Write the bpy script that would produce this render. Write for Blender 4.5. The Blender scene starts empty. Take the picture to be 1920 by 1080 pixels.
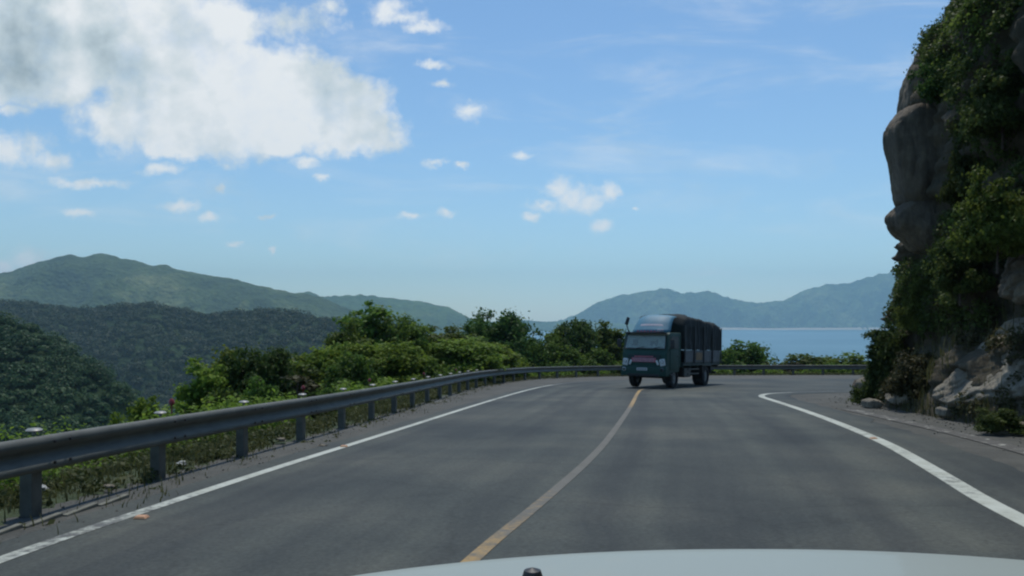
import bpy, bmesh, math, random
import numpy as np
from mathutils import Vector, Matrix, noise as mnoise

R = math.radians
scene = bpy.context.scene
COL = scene.collection
random.seed(7)
rng = np.random.default_rng(7)

# ------------------------------------------------------------------ camera
F = 1500.0            # focal length in photo pixels (1920 wide)
HY = 600.0            # photo row of the true horizon
CAMZ = 1.5
cam_d = bpy.data.cameras.new("camera")
cam_d.sensor_width = 36.0
cam_d.lens = 36.0 * F / 1920.0
cam_d.shift_y = (HY - 540.0) / 1920.0
cam_d.clip_start = 0.05
cam_d.clip_end = 40000.0
cam = bpy.data.objects.new("camera", cam_d)
cam.location = (0, 0, CAMZ)
cam.rotation_euler = (R(90), 0, 0)
COL.objects.link(cam)
scene.camera = cam

# ------------------------------------------------------------------ render look
scene.render.engine = 'CYCLES'
scene.view_settings.view_transform = 'Standard'
scene.view_settings.look = 'None'
scene.view_settings.gamma = 1.0
scene.view_settings.use_curve_mapping = False
scene.view_settings.exposure = 0.0
scene.cycles.use_denoising = True
scene.cycles.filter_width = 2.2
scene.cycles.max_bounces = 6
scene.cycles.diffuse_bounces = 3
scene.cycles.glossy_bounces = 3
scene.cycles.transparent_max_bounces = 12
scene.cycles.volume_bounces = 1
scene.cycles.volume_max_steps = 64

# ------------------------------------------------------------------ sun and sky
SUN_EL, SUN_AZ = 69.0, 5.0        # azimuth: degrees from the view axis (+Y) towards the right (+X)
SUN_STRENGTH = 3.0
SKY_STRENGTH = 0.124
sd = bpy.data.lights.new("sun", 'SUN')
sd.energy = SUN_STRENGTH
sd.angle = R(0.6)
sd.color = (1.0, 0.955, 0.88)
sun = bpy.data.objects.new("sun", sd)
sv = Vector((math.sin(R(SUN_AZ)) * math.cos(R(SUN_EL)), math.cos(R(SUN_AZ)) * math.cos(R(SUN_EL)), math.sin(R(SUN_EL))))
sun.rotation_euler = sv.to_track_quat('Z', 'Y').to_euler()
sun.location = (20, 20, 60)
COL.objects.link(sun)

def uvp(px, py):
    return ((px - 960.0) / F, (HY - py) / F)

# clouds of the sky: direction (as photo px, py), half width, half height
CLOUDS = [
    (60, 60, 300, 120), (230, 40, 260, 90), (330, 120, 210, 110), (300, 205, 175, 82), (470, 160, 190, 95),
    (585, 170, 125, 85), (670, 243, 95, 48), (655, 195, 85, 75), (715, 185, 22, 18), (735, 250, 32, 34), (420, 235, 200, 62), (340, 262, 110, 44),
    (520, 245, 120, 45), (60, 140, 180, 62), (545, 45, 95, 38), (395, 55, 130, 60), (620, 12, 38, 22),
    (20, 205, 45, 16), (20, 282, 85, 40), (95, 305, 55, 26), (165, 341, 88, 11), (295, 316, 52, 15),
    (730, 15, 46, 30), (800, 48, 52, 14), (812, 118, 40, 10), (828, 155, 24, 9), (883, 208, 30, 24),
    (815, 303, 22, 9), (862, 311, 14, 6), (977, 292, 27, 10), (1075, 368, 48, 30), (1020, 385, 35, 14), (1138, 362, 22, 24),
    (1128, 428, 25, 15), (1190, 390, 12, 6), (995, 406, 20, 12), (768, 409, 32, 8), (832, 402, 25, 10),
    (335, 388, 42, 18), (385, 405, 25, 13), (140, 396, 36, 10), (441, 456, 17, 8), (508, 405, 20, 6),
    (411, 350, 15, 15), (610, 332, 15, 11), (575, 302, 34, 13), (55, 490, 70, 26), (5, 503, 60, 20), (1045, 350, 30, 26), (1100, 380, 40, 20), (760, 30, 40, 20), (512, 466, 8, 7),
]
world = bpy.data.worlds.new("World")
scene.world = world
world.use_nodes = True
wn, wl = world.node_tree.nodes, world.node_tree.links
wn.clear()

def W(kind, **kw):
    n = wn.new(kind)
    for k, v in kw.items():
        setattr(n, k, v)
    return n

def wmath(op, a, b=None, c=None, clamp=False):
    n = W('ShaderNodeMath', operation=op, use_clamp=clamp)
    for i, x in enumerate((a, b, c)):
        if x is None:
            continue
        if isinstance(x, (int, float)):
            n.inputs[i].default_value = x
        else:
            wl.new(x, n.inputs[i])
    return n.outputs[0]

def wvec(op, a, b=None, c=None):
    n = W('ShaderNodeVectorMath', operation=op)
    for i, x in enumerate((a, b, c)):
        if x is None:
            continue
        if isinstance(x, (tuple, list)):
            n.inputs[i].default_value = x
        else:
            wl.new(x, n.inputs[i])
    return n.outputs['Value'] if op == 'LENGTH' else n.outputs['Vector']

def wnoise(vec, scale, detail=5.0, rough=0.55, dist=0.0):
    n = W('ShaderNodeTexNoise')
    n.inputs['Scale'].default_value = scale
    n.inputs['Detail'].default_value = detail
    n.inputs['Roughness'].default_value = rough
    n.inputs['Distortion'].default_value = dist
    wl.new(vec, n.inputs['Vector'])
    return n

tc = W('ShaderNodeTexCoord')
sep = W('ShaderNodeSeparateXYZ')
wl.new(tc.outputs['Generated'], sep.inputs[0])
yy = wmath('MAXIMUM', sep.outputs['Y'], 0.05)
u = wmath('DIVIDE', sep.outputs['X'], yy)
v = wmath('DIVIDE', sep.outputs['Z'], yy)
comb = W('ShaderNodeCombineXYZ')
wl.new(u, comb.inputs[0])
wl.new(v, comb.inputs[1])
P = comb.outputs[0]
# ragged edges: the direction is warped by noise before it is tested against each cloud
nz1 = wnoise(P, 10.0, 7.0, 0.58)
warp1 = wvec('MULTIPLY', wvec('SUBTRACT', nz1.outputs['Color'], (0.5, 0.5, 0.5)), (0.10, 0.075, 0.0))
nz2 = wnoise(P, 55.0, 5.0, 0.62)
warp2 = wvec('MULTIPLY', wvec('SUBTRACT', nz2.outputs['Color'], (0.5, 0.5, 0.5)), (0.026, 0.02, 0.0))
warpS = wvec('ADD', wvec('SCALE', warp1), warp2)
for n in wn:
    if n.bl_idname == 'ShaderNodeVectorMath' and n.operation == 'SCALE':
        n.inputs['Scale'].default_value = 0.30
PB = wvec('ADD', P, wvec('ADD', warp1, warp2))     # for the large mass
PS = wvec('ADD', P, warpS)                          # for the small puffs
lenB = lenS = None
for (cx, cy, rx, ry) in CLOUDS:
    big = rx * ry > 4200
    cu, cv = uvp(cx, cy)
    su, sv_ = F / (rx * 1.12), F / (ry * 1.12)
    L_ = wvec('LENGTH', wvec('MULTIPLY_ADD', PB if big else PS, (su, sv_, 0.0), (-cu * su, -cv * sv_, 0.0)))
    if big:
        lenB = L_ if lenB is None else wmath('SMOOTH_MIN', lenB, L_, 0.12)
    else:
        lenS = L_ if lenS is None else wmath('MINIMUM', lenS, L_)
def smooth(x, lo, hi):
    n = W('ShaderNodeMapRange', interpolation_type='SMOOTHSTEP')
    wl.new(x, n.inputs['Value'])
    n.inputs['From Min'].default_value = lo
    n.inputs['From Max'].default_value = hi
    return n.outputs['Result']
er1 = wnoise(P, 12.0, 8.0, 0.60).outputs['Fac']
er2 = wnoise(P, 34.0, 6.0, 0.62).outputs['Fac']
DB = wmath('ADD', wmath('SUBTRACT', 1.0, lenB), wmath('MULTIPLY', wmath('SUBTRACT', er1, 0.5), 1.5))
DS = wmath('ADD', wmath('SUBTRACT', 1.0, lenS), wmath('MULTIPLY', wmath('SUBTRACT', er2, 0.5), 1.9))
aB = smooth(DB, -0.04, 0.42)
aS = wmath('MULTIPLY', smooth(DS, -0.10, 1.05), 0.92)
thin = smooth(wnoise(P, 16.0, 7.0, 0.6).outputs['Fac'], 0.25, 0.55)
aB = wmath('MULTIPLY', aB, wmath('MULTIPLY_ADD', thin, 0.22, 0.76))
# faint high wisps
mapw = W('ShaderNodeMapping')
wl.new(P, mapw.inputs['Vector'])
mapw.inputs['Rotation'].default_value = (0, 0, R(-14))
mapw.inputs['Scale'].default_value = (1.6, 7.0, 1.0)
wisp = smooth(wnoise(mapw.outputs[0], 2.4, 7.0, 0.62, 0.6).outputs['Fac'], 0.46, 0.80)
wisp = wmath('MULTIPLY', wisp, 0.42)
alpha = wmath('MAXIMUM', wmath('MAXIMUM', aB, aS), wisp)
front = smooth(sep.outputs['Y'], 0.05, 0.2)
alpha = wmath('MULTIPLY', alpha, front)
# relief: noise compared with itself a little towards the light
PW = wvec('ADD', P, wvec('MULTIPLY', wvec('SUBTRACT', nz2.outputs['Color'], (0.5, 0.5, 0.5)), (0.012, 0.012, 0.0)))
r1 = wnoise(PW, 7.5, 3.0, 0.5).outputs['Fac']
r2 = wnoise(wvec('ADD', PW, (0.026, 0.032, 0.0)), 7.5, 3.0, 0.5).outputs['Fac']
relief = wmath('MULTIPLY_ADD', wmath('SUBTRACT', r1, r2), 1.6, 0.0)
fluff = wmath('MULTIPLY', wmath('SUBTRACT', er2, 0.5), 0.25)
er1b = wnoise(wvec('ADD', P, (0.010, 0.013, 0.0)), 12.0, 8.0, 0.60).outputs['Fac']
relief = wmath('ADD', wmath('ADD', relief, fluff), wmath('MULTIPLY', wmath('SUBTRACT', er1, er1b), 0.75))
gcu, gcv = uvp(70, 105)
gs = wvec('LENGTH', wvec('MULTIPLY_ADD', PB, (F / 330, F / 120, 0), (-gcu * F / 330, -gcv * F / 120, 0)))
grey = wmath('SUBTRACT', 1.0, smooth(gs, 0.25, 1.15))
g2u, g2v = uvp(560, 210)
gs2 = wvec('LENGTH', wvec('MULTIPLY_ADD', PB, (F / 120, F / 34, 0), (-g2u * F / 120, -g2v * F / 34, 0)))
grey2 = wmath('MULTIPLY', wmath('SUBTRACT', 1.0, smooth(gs2, 0.2, 1.2)), 0.35)
bright = wmath('ADD', wmath('SUBTRACT', 0.92, wmath('MULTIPLY', wmath('MAXIMUM', grey, grey2), 0.36)), relief)
rmp = W('ShaderNodeValToRGB')
wl.new(bright, rmp.inputs[0])
e = rmp.color_ramp.elements
e[0].position, e[0].color = 0.18, (0.22, 0.30, 0.34, 1)
e[1].position, e[1].color = 0.95, (0.96, 0.98, 0.98, 1)
m_ = e.new(0.6)
m_.color = (0.62, 0.71, 0.74, 1)
sky = W('ShaderNodeTexSky', sky_type='NISHITA')
sky.sun_disc = False
sky.sun_elevation = R(SUN_EL)
sky.sun_rotation = R(SUN_AZ)
sky.altitude = 80.0
sky.air_density = 1.1
sky.dust_density = 0.25
sky.ozone_density = 3.0
bg = W('ShaderNodeBackground')
tint = W('ShaderNodeMixRGB', blend_type='MULTIPLY')
tint.inputs[0].default_value = 1.0
tint.inputs[2].default_value = (0.81, 0.96, 1.03, 1)
wl.new(sky.outputs[0], tint.inputs[1])
wl.new(tint.outputs[0], bg.inputs['Color'])
bg.inputs['Strength'].default_value = SKY_STRENGTH
bgc = W('ShaderNodeBackground')
wl.new(rmp.outputs[0], bgc.inputs['Color'])
bgc.inputs['Strength'].default_value = 0.96
mixs = W('ShaderNodeMixShader')
wl.new(alpha, mixs.inputs[0])
wl.new(bg.outputs[0], mixs.inputs[1])
wl.new(bgc.outputs[0], mixs.inputs[2])
wo = W('ShaderNodeOutputWorld')
wl.new(mixs.outputs[0], wo.inputs['Surface'])
world.cycles.sampling_method = 'MANUAL'
world.cycles.sample_map_resolution = 512

# ------------------------------------------------------------------ helpers
def tag(o, label=None, cat=None, group=None, kind=None):
    if label: o['label'] = label
    if cat: o['category'] = cat
    if group: o['group'] = group
    if kind: o['kind'] = kind
    return o

def link(name, me, mat=None, parent=None):
    o = bpy.data.objects.new(name, me)
    COL.objects.link(o)
    if mat is not None:
        if isinstance(mat, (list, tuple)):
            for m in mat: me.materials.append(m)
        else:
            me.materials.append(mat)
    if parent is not None:
        o.parent = parent
    return o

def empty(name, loc=(0, 0, 0), rz=0.0):
    o = bpy.data.objects.new(name, None)
    o.empty_display_size = 0.3
    o.location = loc
    o.rotation_euler = (0, 0, rz)
    COL.objects.link(o)
    return o

def np_mesh(name, V, Q, smooth_=False, uv=None):
    """V (n,3), Q (m,4) or (m,3)"""
    V = np.asarray(V, dtype=np.float32); Q = np.asarray(Q, dtype=np.int32)
    k = Q.shape[1]
    me = bpy.data.meshes.new(name)
    me.vertices.add(len(V)); me.vertices.foreach_set('co', V.ravel())
    me.loops.add(Q.size); me.loops.foreach_set('vertex_index', Q.ravel())
    me.polygons.add(len(Q)); me.polygons.foreach_set('loop_start', np.arange(0, Q.size, k, dtype=np.int32))
    if smooth_:
        me.polygons.foreach_set('use_smooth', np.ones(len(Q), dtype=bool))
    if uv is not None:
        lay = me.uv_layers.new(name='UVMap')
        lay.data.foreach_set('uv', np.asarray(uv, dtype=np.float32)[Q.ravel()].ravel())
    me.update(calc_edges=True)
    me.validate()
    return me

def grid_faces(n, m):
    i, j = np.meshgrid(np.arange(n - 1), np.arange(m - 1), indexing='ij')
    a = (i * m + j).ravel()
    return np.stack([a, a + m, a + m + 1, a + 1], axis=1)

def _hash(ix, iy, iz, s):
    h = (ix.astype(np.int64) * 374761393 + iy.astype(np.int64) * 668265263 + iz.astype(np.int64) * 2147483647 + s * 1274126177) & 0x7fffffff
    h = ((h ^ (h >> 13)) * 1274126177) & 0x7fffffff
    h = (h ^ (h >> 16)) & 0xffffff
    return h / float(0xffffff)

def vnoise(x, y, z=None, s=0):
    x = np.asarray(x, float); y = np.asarray(y, float)
    z = np.zeros_like(x) if z is None else np.asarray(z, float)
    ix, iy, iz = np.floor(x), np.floor(y), np.floor(z)
    fx, fy, fz = x - ix, y - iy, z - iz
    fx, fy, fz = [t * t * t * (t * (t * 6 - 15) + 10) for t in (fx, fy, fz)]
    out = 0
    for dx in (0, 1):
        for dy in (0, 1):
            for dz in (0, 1):
                w = (fx if dx else 1 - fx) * (fy if dy else 1 - fy) * (fz if dz else 1 - fz)
                out = out + w * _hash(ix + dx, iy + dy, iz + dz, s)
    return out * 2 - 1

def fbm(x, y, z=None, o=5, s=0, gain=0.5, ridged=False):
    a, f, t, n = 1.0, 1.0, 0.0, 0.0
    for k in range(o):
        q = vnoise(np.asarray(x) * f, np.asarray(y) * f, None if z is None else np.asarray(z) * f, s + k * 17)
        if ridged: q = 1 - 2 * np.abs(q)
        t = t + a * q; n += a; a *= gain; f *= 2.03
    return t / n

def resample(pts, step):
    p = np.array(pts, float)
    for _ in range(3):
        q = [p[0]]
        for a, b in zip(p[:-1], p[1:]):
            q.append(a * .75 + b * .25); q.append(a * .25 + b * .75)
        q.append(p[-1]); p = np.array(q)
    d = np.r_[0, np.cumsum(np.linalg.norm(np.diff(p, axis=0), axis=1))]
    n = max(2, int(round(d[-1] / step)) + 1)
    t = np.linspace(0, d[-1], n)
    return np.stack([np.interp(t, d, p[:, k]) for k in range(p.shape[1])], axis=1)

def normals2(p):
    t = np.gradient(p, axis=0)
    t /= np.linalg.norm(t, axis=1)[:, None] + 1e-9
    return np.stack([t[:, 1], -t[:, 0]], axis=1)       # to the right of travel

SLOPE = 65.0 / F
def road_z(x, y):
    return -SLOPE * np.asarray(y, float) + 0 * np.asarray(x, float)

# ------------------------------------------------------------------ materials
def new_mat(name):
    m = bpy.data.materials.new(name)
    m.use_nodes = True
    nt = m.node_tree
    return m, nt, nt.nodes, nt.links, nt.nodes['Principled BSDF']

def tex_noise(N, L, scale, detail=6, rough=.6, coord='Object', vecscale=None):
    t = N.new('ShaderNodeTexCoord')
    n = N.new('ShaderNodeTexNoise')
    n.inputs['Scale'].default_value = scale
    n.inputs['Detail'].default_value = detail
    n.inputs['Roughness'].default_value = rough
    if vecscale:
        mp = N.new('ShaderNodeMapping'); mp.inputs['Scale'].default_value = vecscale
        L.new(t.outputs[coord], mp.inputs[0]); L.new(mp.outputs[0], n.inputs['Vector'])
    else:
        L.new(t.outputs[coord], n.inputs['Vector'])
    return n

def ramp(N, L, fac, stops):
    r = N.new('ShaderNodeValToRGB')
    el = r.color_ramp.elements
    while len(el) < len(stops): el.new(0.5)
    for e_, (p, c) in zip(el, stops):
        e_.position = p; e_.color = (*c, 1)
    L.new(fac, r.inputs[0])
    return r

def bump(N, L, bsdf, h, strength=.4, dist=.02):
    b = N.new('ShaderNodeBump')
    b.inputs['Strength'].default_value = strength; b.inputs['Distance'].default_value = dist
    L.new(h, b.inputs['Height']); L.new(b.outputs[0], bsdf.inputs['Normal'])
    return b

def mix_rgb(N, L, fac, a, b, mode='MIX'):
    m = N.new('ShaderNodeMixRGB'); m.blend_type = mode
    for i, x in ((0, fac), (1, a), (2, b)):
        if isinstance(x, (int, float)): m.inputs[i].default_value = x
        elif isinstance(x, tuple): m.inputs[i].default_value = (*x, 1)
        else: L.new(x, m.inputs[i])
    return m.outputs[0]

def simple(name, col, rough=.5, metal=0.0, var=.25, scale=8.0, bmp=0.0, spec=None):
    m, nt, N, L, b = new_mat(name)
    n = tex_noise(N, L, scale)
    lo = tuple(c * (1 - var) for c in col); hi = tuple(min(1, c * (1 + var)) for c in col)
    r = ramp(N, L, n.outputs['Fac'], [(.3, lo), (.7, hi)])
    L.new(r.outputs[0], b.inputs['Base Color'])
    b.inputs['Roughness'].default_value = rough; b.inputs['Metallic'].default_value = metal
    if spec is not None: b.inputs['Specular IOR Level'].default_value = spec
    if bmp: bump(N, L, b, n.outputs['Fac'], bmp)
    return m

def leaf_mat(name, dark, light, yellow=None, trans=.35, patch_scale=.55):
    m, nt, N, L, b = new_mat(name)
    g = N.new('ShaderNodeNewGeometry')
    big = tex_noise(N, L, patch_scale, 4, .6)
    mixf = N.new('ShaderNodeMath'); mixf.operation = 'MULTIPLY_ADD'
    L.new(g.outputs['Random Per Island'], mixf.inputs[0]); mixf.inputs[1].default_value = .55
    sub = N.new('ShaderNodeMath'); sub.operation = 'MULTIPLY_ADD'
    L.new(big.outputs['Fac'], sub.inputs[0]); sub.inputs[1].default_value = 1.1; sub.inputs[2].default_value = -.33
    L.new(sub.outputs[0], mixf.inputs[2])
    stops = [(.1, dark), (.7, light)]
    if yellow: stops.append((.98, yellow))
    r = ramp(N, L, mixf.outputs[0], stops)
    oi = N.new('ShaderNodeObjectInfo')
    hs = N.new('ShaderNodeHueSaturation')
    L.new(r.outputs[0], hs.inputs['Color'])
    mr = N.new('ShaderNodeMapRange'); L.new(oi.outputs['Random'], mr.inputs[0])
    mr.inputs['To Min'].default_value = .475; mr.inputs['To Max'].default_value = .515
    L.new(mr.outputs[0], hs.inputs['Hue'])
    mv = N.new('ShaderNodeMapRange'); L.new(oi.outputs['Random'], mv.inputs[0])
    mv.inputs['To Min'].default_value = .75; mv.inputs['To Max'].default_value = 1.25
    L.new(mv.outputs[0], hs.inputs['Value'])
    L.new(hs.outputs[0], b.inputs['Base Color'])
    b.inputs['Roughness'].default_value = .55
    b.inputs['Specular IOR Level'].default_value = .12
    tr = N.new('ShaderNodeBsdfTranslucent'); L.new(hs.outputs[0], tr.inputs['Color'])
    ms = N.new('ShaderNodeMixShader'); ms.inputs[0].default_value = trans
    L.new(b.outputs[0], ms.inputs[1]); L.new(tr.outputs[0], ms.inputs[2])
    L.new(ms.outputs[0], N['Material Output'].inputs['Surface'])
    return m

M = {}
M['leaf'] = leaf_mat('leaves_mid_green', (.034, .066, .014), (.12, .195, .034), (.20, .25, .05), .45)
M['leaf_dark'] = leaf_mat('leaves_dark_green', (.022, .046, .014), (.066, .118, .026), (.10, .145, .032), .40)
M['leaf_light'] = leaf_mat('leaves_light_green', (.055, .105, .016), (.18, .27, .038), (.26, .30, .055), .48)
M['leaf_dry'] = leaf_mat('leaves_dry', (.035, .04, .018), (.085, .085, .035), (.14, .11, .06))
M['forest'] = leaf_mat('forest_leaves', (.020, .044, .018), (.040, .075, .027), (.066, .100, .036), .25, .035)
M['grass'] = leaf_mat('grass_blades', (.05, .055, .022), (.12, .125, .05), (.22, .19, .10))
M['cliff_leaf'] = leaf_mat('cliff_leaves_olive', (.032, .054, .015), (.092, .130, .032), (.15, .16, .05), .42)
M['cliff_light'] = leaf_mat('cliff_leaves_light', (.048, .080, .016), (.14, .195, .038), (.20, .23, .055), .45)
M['weed'] = leaf_mat('verge_weeds', (.030, .045, .016), (.085, .105, .034), (.15, .14, .06))
M['bark'] = simple('bark', (.085, .065, .05), .9, var=.4, scale=14, bmp=.5)

# asphalt
m, nt, N, L, b = new_mat('asphalt')
fine = tex_noise(N, L, 24.0, 6, .8)
broad = tex_noise(N, L, .35, 5, .55)
uvn = N.new('ShaderNodeUVMap')
sx = N.new('ShaderNodeSeparateXYZ'); L.new(uvn.outputs[0], sx.inputs[0])
tr_ = N.new('ShaderNodeTexNoise'); tr_.inputs['Scale'].default_value = 1.0; tr_.inputs['Detail'].default_value = 4
mpu = N.new('ShaderNodeMapping'); mpu.inputs['Scale'].default_value = (1.5, .035, 1)
L.new(uvn.outputs[0], mpu.inputs[0]); L.new(mpu.outputs[0], tr_.inputs['Vector'])
c1 = ramp(N, L, broad.outputs['Fac'], [(.32, (.028, .036, .036)), (.5, (.049, .057, .052)), (.68, (.074, .079, .067))])
c2 = ramp(N, L, tr_.outputs['Fac'], [(.35, (.66, .68, .72)), (.68, (1.30, 1.27, 1.20))])
c3 = ramp(N, L, fine.outputs['Fac'], [(.3, (.55, .55, .55)), (.72, (1.5, 1.5, 1.5))])
cc = mix_rgb(N, L, 1.0, c1.outputs[0], c2.outputs[0], 'MULTIPLY')
cc = mix_rgb(N, L, 1.0, cc, c3.outputs[0], 'MULTIPLY')
crk = N.new('ShaderNodeTexVoronoi'); crk.feature = 'DISTANCE_TO_EDGE'; crk.inputs['Scale'].default_value = .33
tcx = N.new('ShaderNodeTexCoord'); wrp = tex_noise(N, L, 1.2, 6, .7)
va = N.new('ShaderNodeMixRGB'); va.blend_type = 'ADD'; va.inputs[0].default_value = .9
L.new(tcx.outputs['Object'], va.inputs[1]); L.new(wrp.outputs['Color'], va.inputs[2]); L.new(va.outputs[0], crk.inputs['Vector'])
ck = ramp(N, L, crk.outputs['Distance'], [(.0, (.35, .35, .35)), (.016, (1, 1, 1))])
cc = mix_rgb(N, L, .28, cc, mix_rgb(N, L, 1.0, cc, ck.outputs[0], 'MULTIPLY'))
L.new(cc, b.inputs['Base Color'])
b.inputs['Roughness'].default_value = .82
b.inputs['Specular IOR Level'].default_value = .35
bump(N, L, b, fine.outputs['Fac'], .35, .006)
M['asphalt'] = m

def paint_mat(name, col, under, lo, hi):
    m, nt, N, L, b = new_mat(name)
    n1 = tex_noise(N, L, 9.0, 8, .75)
    n2 = tex_noise(N, L, .5, 3, .5)
    at = N.new('ShaderNodeAttribute'); at.attribute_name = 'wear'
    ad = N.new('ShaderNodeMath'); ad.operation = 'MULTIPLY_ADD'
    L.new(n2.outputs['Fac'], ad.inputs[0]); ad.inputs[1].default_value = .5; L.new(n1.outputs['Fac'], ad.inputs[2])
    ad2 = N.new('ShaderNodeMath'); ad2.operation = 'ADD'; L.new(ad.outputs[0], ad2.inputs[0]); L.new(at.outputs['Fac'], ad2.inputs[1])
    r = ramp(N, L, ad2.outputs[0], [(lo, col), (hi, under)])
    n3 = tex_noise(N, L, 3.0, 6, .6)
    r3 = ramp(N, L, n3.outputs['Fac'], [(.3, (.75, .74, .70)), (.7, (1, 1, 1))])
    L.new(mix_rgb(N, L, 1.0, r.outputs[0], r3.outputs[0], 'MULTIPLY'), b.inputs['Base Color'])
    b.inputs['Roughness'].default_value = .75
    return m
M['white_paint'] = paint_mat('worn_white_paint', (.48, .51, .45), (.10, .105, .10), .76, .95)
M['yellow_paint'] = paint_mat('worn_yellow_paint', (.44, .28, .09), (.125, .12, .10), .62, .98)

def ground_mat():
    m, nt, N, L, b = new_mat('soil_and_scrub')
    a = tex_noise(N, L, .9, 8, .65); c = tex_noise(N, L, 9, 8, .7)
    r = ramp(N, L, a.outputs['Fac'], [(.32, (.024, .042, .014)), (.56, (.042, .062, .022)), (.80, (.075, .068, .038))])
    r2 = ramp(N, L, c.outputs['Fac'], [(.3, (.65, .65, .65)), (.7, (1.25, 1.25, 1.2))])
    L.new(mix_rgb(N, L, 1.0, r.outputs[0], r2.outputs[0], 'MULTIPLY'), b.inputs['Base Color'])
    b.inputs['Roughness'].default_value = .95; bump(N, L, b, c.outputs['Fac'], .8, .05)
    return m
M['ground'] = ground_mat()

def gravel_mat():
    m, nt, N, L, b = new_mat('gravel_shoulder')
    a = tex_noise(N, L, 1.1, 6, .6); c = tex_noise(N, L, 28, 6, .8)
    r = ramp(N, L, a.outputs['Fac'], [(.3, (.058, .060, .054)), (.7, (.098, .098, .086))])
    r2 = ramp(N, L, c.outputs['Fac'], [(.3, (.55, .55, .55)), (.72, (1.45, 1.43, 1.38))])
    L.new(mix_rgb(N, L, 1.0, r.outputs[0], r2.outputs[0], 'MULTIPLY'), b.inputs['Base Color'])
    b.inputs['Roughness'].default_value = .95; bump(N, L, b, c.outputs['Fac'], .7, .02)
    return m
M['gravel'] = gravel_mat()

def rock_mat(name, lo, mid, hi, stripe=1.0):
    m, nt, N, L, b = new_mat(name)
    a = tex_noise(N, L, .8, 9, .68); c = tex_noise(N, L, 6.0, 9, .72, vecscale=(1, 1, .28 * stripe))
    r = ramp(N, L, a.outputs['Fac'], [(.28, lo), (.5, mid), (.74, hi)])
    r2 = ramp(N, L, c.outputs['Fac'], [(.28, (.5, .5, .52)), (.7, (1.3, 1.28, 1.22))])
    L.new(mix_rgb(N, L, 1.0, r.outputs[0], r2.outputs[0], 'MULTIPLY'), b.inputs['Base Color'])
    b.inputs['Roughness'].default_value = .92
    bump(N, L, b, c.outputs['Fac'], .9, .10)
    return m
M['rock'] = rock_mat('weathered_rock', (.065, .053, .040), (.145, .118, .086), (.26, .22, .16))
M['rock_pale'] = rock_mat('pale_granite', (.10, .09, .066), (.225, .20, .155), (.35, .32, .255))
M['cliff'] = rock_mat('cliff_soil_rock', (.038, .036, .018), (.085, .070, .044), (.16, .13, .09))

def hill_mat(name, dark, mid, light, s1, s2, bstr, bdist):
    m, nt, N, L, b = new_mat(name)
    a = tex_noise(N, L, s1, 7, .62); c = tex_noise(N, L, s2, 5, .6)
    vo = N.new('ShaderNodeTexVoronoi'); vo.inputs['Scale'].default_value = s2 * 1.6
    t = N.new('ShaderNodeTexCoord'); L.new(t.outputs['Object'], vo.inputs['Vector'])
    r = ramp(N, L, a.outputs['Fac'], [(.30, dark), (.52, mid), (.72, light)])
    r2 = ramp(N, L, c.outputs['Fac'], [(.3, (.55, .6, .55)), (.7, (1.35, 1.3, 1.3))])
    L.new(mix_rgb(N, L, 1.0, r.outputs[0], r2.outputs[0], 'MULTIPLY'), b.inputs['Base Color'])
    b.inputs['Roughness'].default_value = .95; b.inputs['Specular IOR Level'].default_value = .1
    inv = N.new('ShaderNodeMath'); inv.operation = 'SUBTRACT'; inv.inputs[0].default_value = 1.0; L.new(vo.outputs['Distance'], inv.inputs[1])
    bump(N, L, b, inv.outputs[0], bstr, bdist)
    return m
M['mountain'] = hill_mat('mountain_forest', (.016, .036, .016), (.055, .088, .030), (.155, .175, .075), .0055, .045, .8, 9.0)
M['mountain_far'] = hill_mat('far_mountain_forest', (.018, .050, .014), (.055, .105, .028), (.14, .175, .060), .0022, .02, .7, 14.0)
M['ridge'] = hill_mat('ridge_forest', (.014, .030, .012), (.026, .048, .018), (.045, .07, .026), .008, .11, .8, 4.0)
M['sand'] = simple('beach_sand', (.33, .29, .22), .9, var=.15, scale=.02)

m, nt, N, L, b = new_mat('sea_water')
w1 = tex_noise(N, L, .012, 6, .6, vecscale=(.35, 1.0, 1)); w2 = tex_noise(N, L, .0016, 4, .5, vecscale=(.4, 1.6, 1))
r = ramp(N, L, w2.outputs['Fac'], [(.35, (.040, .125, .165)), (.65, (.085, .185, .225))])
L.new(r.outputs[0], b.inputs['Base Color'])
b.inputs['Roughness'].default_value = .38; b.inputs['IOR'].default_value = 1.33
bump(N, L, b, w1.outputs['Fac'], .6, 4.0)
M['sea'] = m

M['galv'] = simple('galvanised_steel', (.105, .11, .095), .62, metal=.1, var=.25, scale=3.0, bmp=.05)
M['galv_post'] = simple('galvanised_post', (.12, .123, .11), .55, metal=.4, var=.3, scale=5.0)
M['cap_white'] = simple('pale_reflector_cap', (.26, .27, .255), .45, var=.1)
M['red'] = simple('red_reflector', (.22, .022, .02), .35, var=.15)
M['concrete'] = simple('stained_concrete', (.15, .15, .12), .9, var=.3, scale=6, bmp=.3)
M['litter'] = simple('white_litter', (.34, .35, .33), .6, var=.1)
M['orange'] = simple('orange_stud', (.50, .27, .14), .5, var=.2)
M['carwhite'] = simple('white_car_paint', (.29, .325, .29), .5, var=.02, scale=1.0)
M['carwhite'].node_tree.nodes['Principled BSDF'].inputs['Coat Weight'].default_value = .12
M['black'] = simple('black_plastic', (.018, .018, .02), .5, var=.2)
M['rubber'] = simple('tyre_rubber', (.020, .020, .021), .85, var=.3, scale=20)
M['cab'] = simple('teal_truck_paint', (.006, .052, .040), .65, var=.15, scale=3)
M['cab_dark'] = simple('dark_teal_paint', (.008, .030, .032), .6, var=.2, scale=3)
M['defl'] = simple('blue_deflector_paint', (.06, .19, .27), .6, var=.12, scale=3)
M['stripe'] = simple('pale_stripe', (.42, .40, .44), .5, var=.15)
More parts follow.
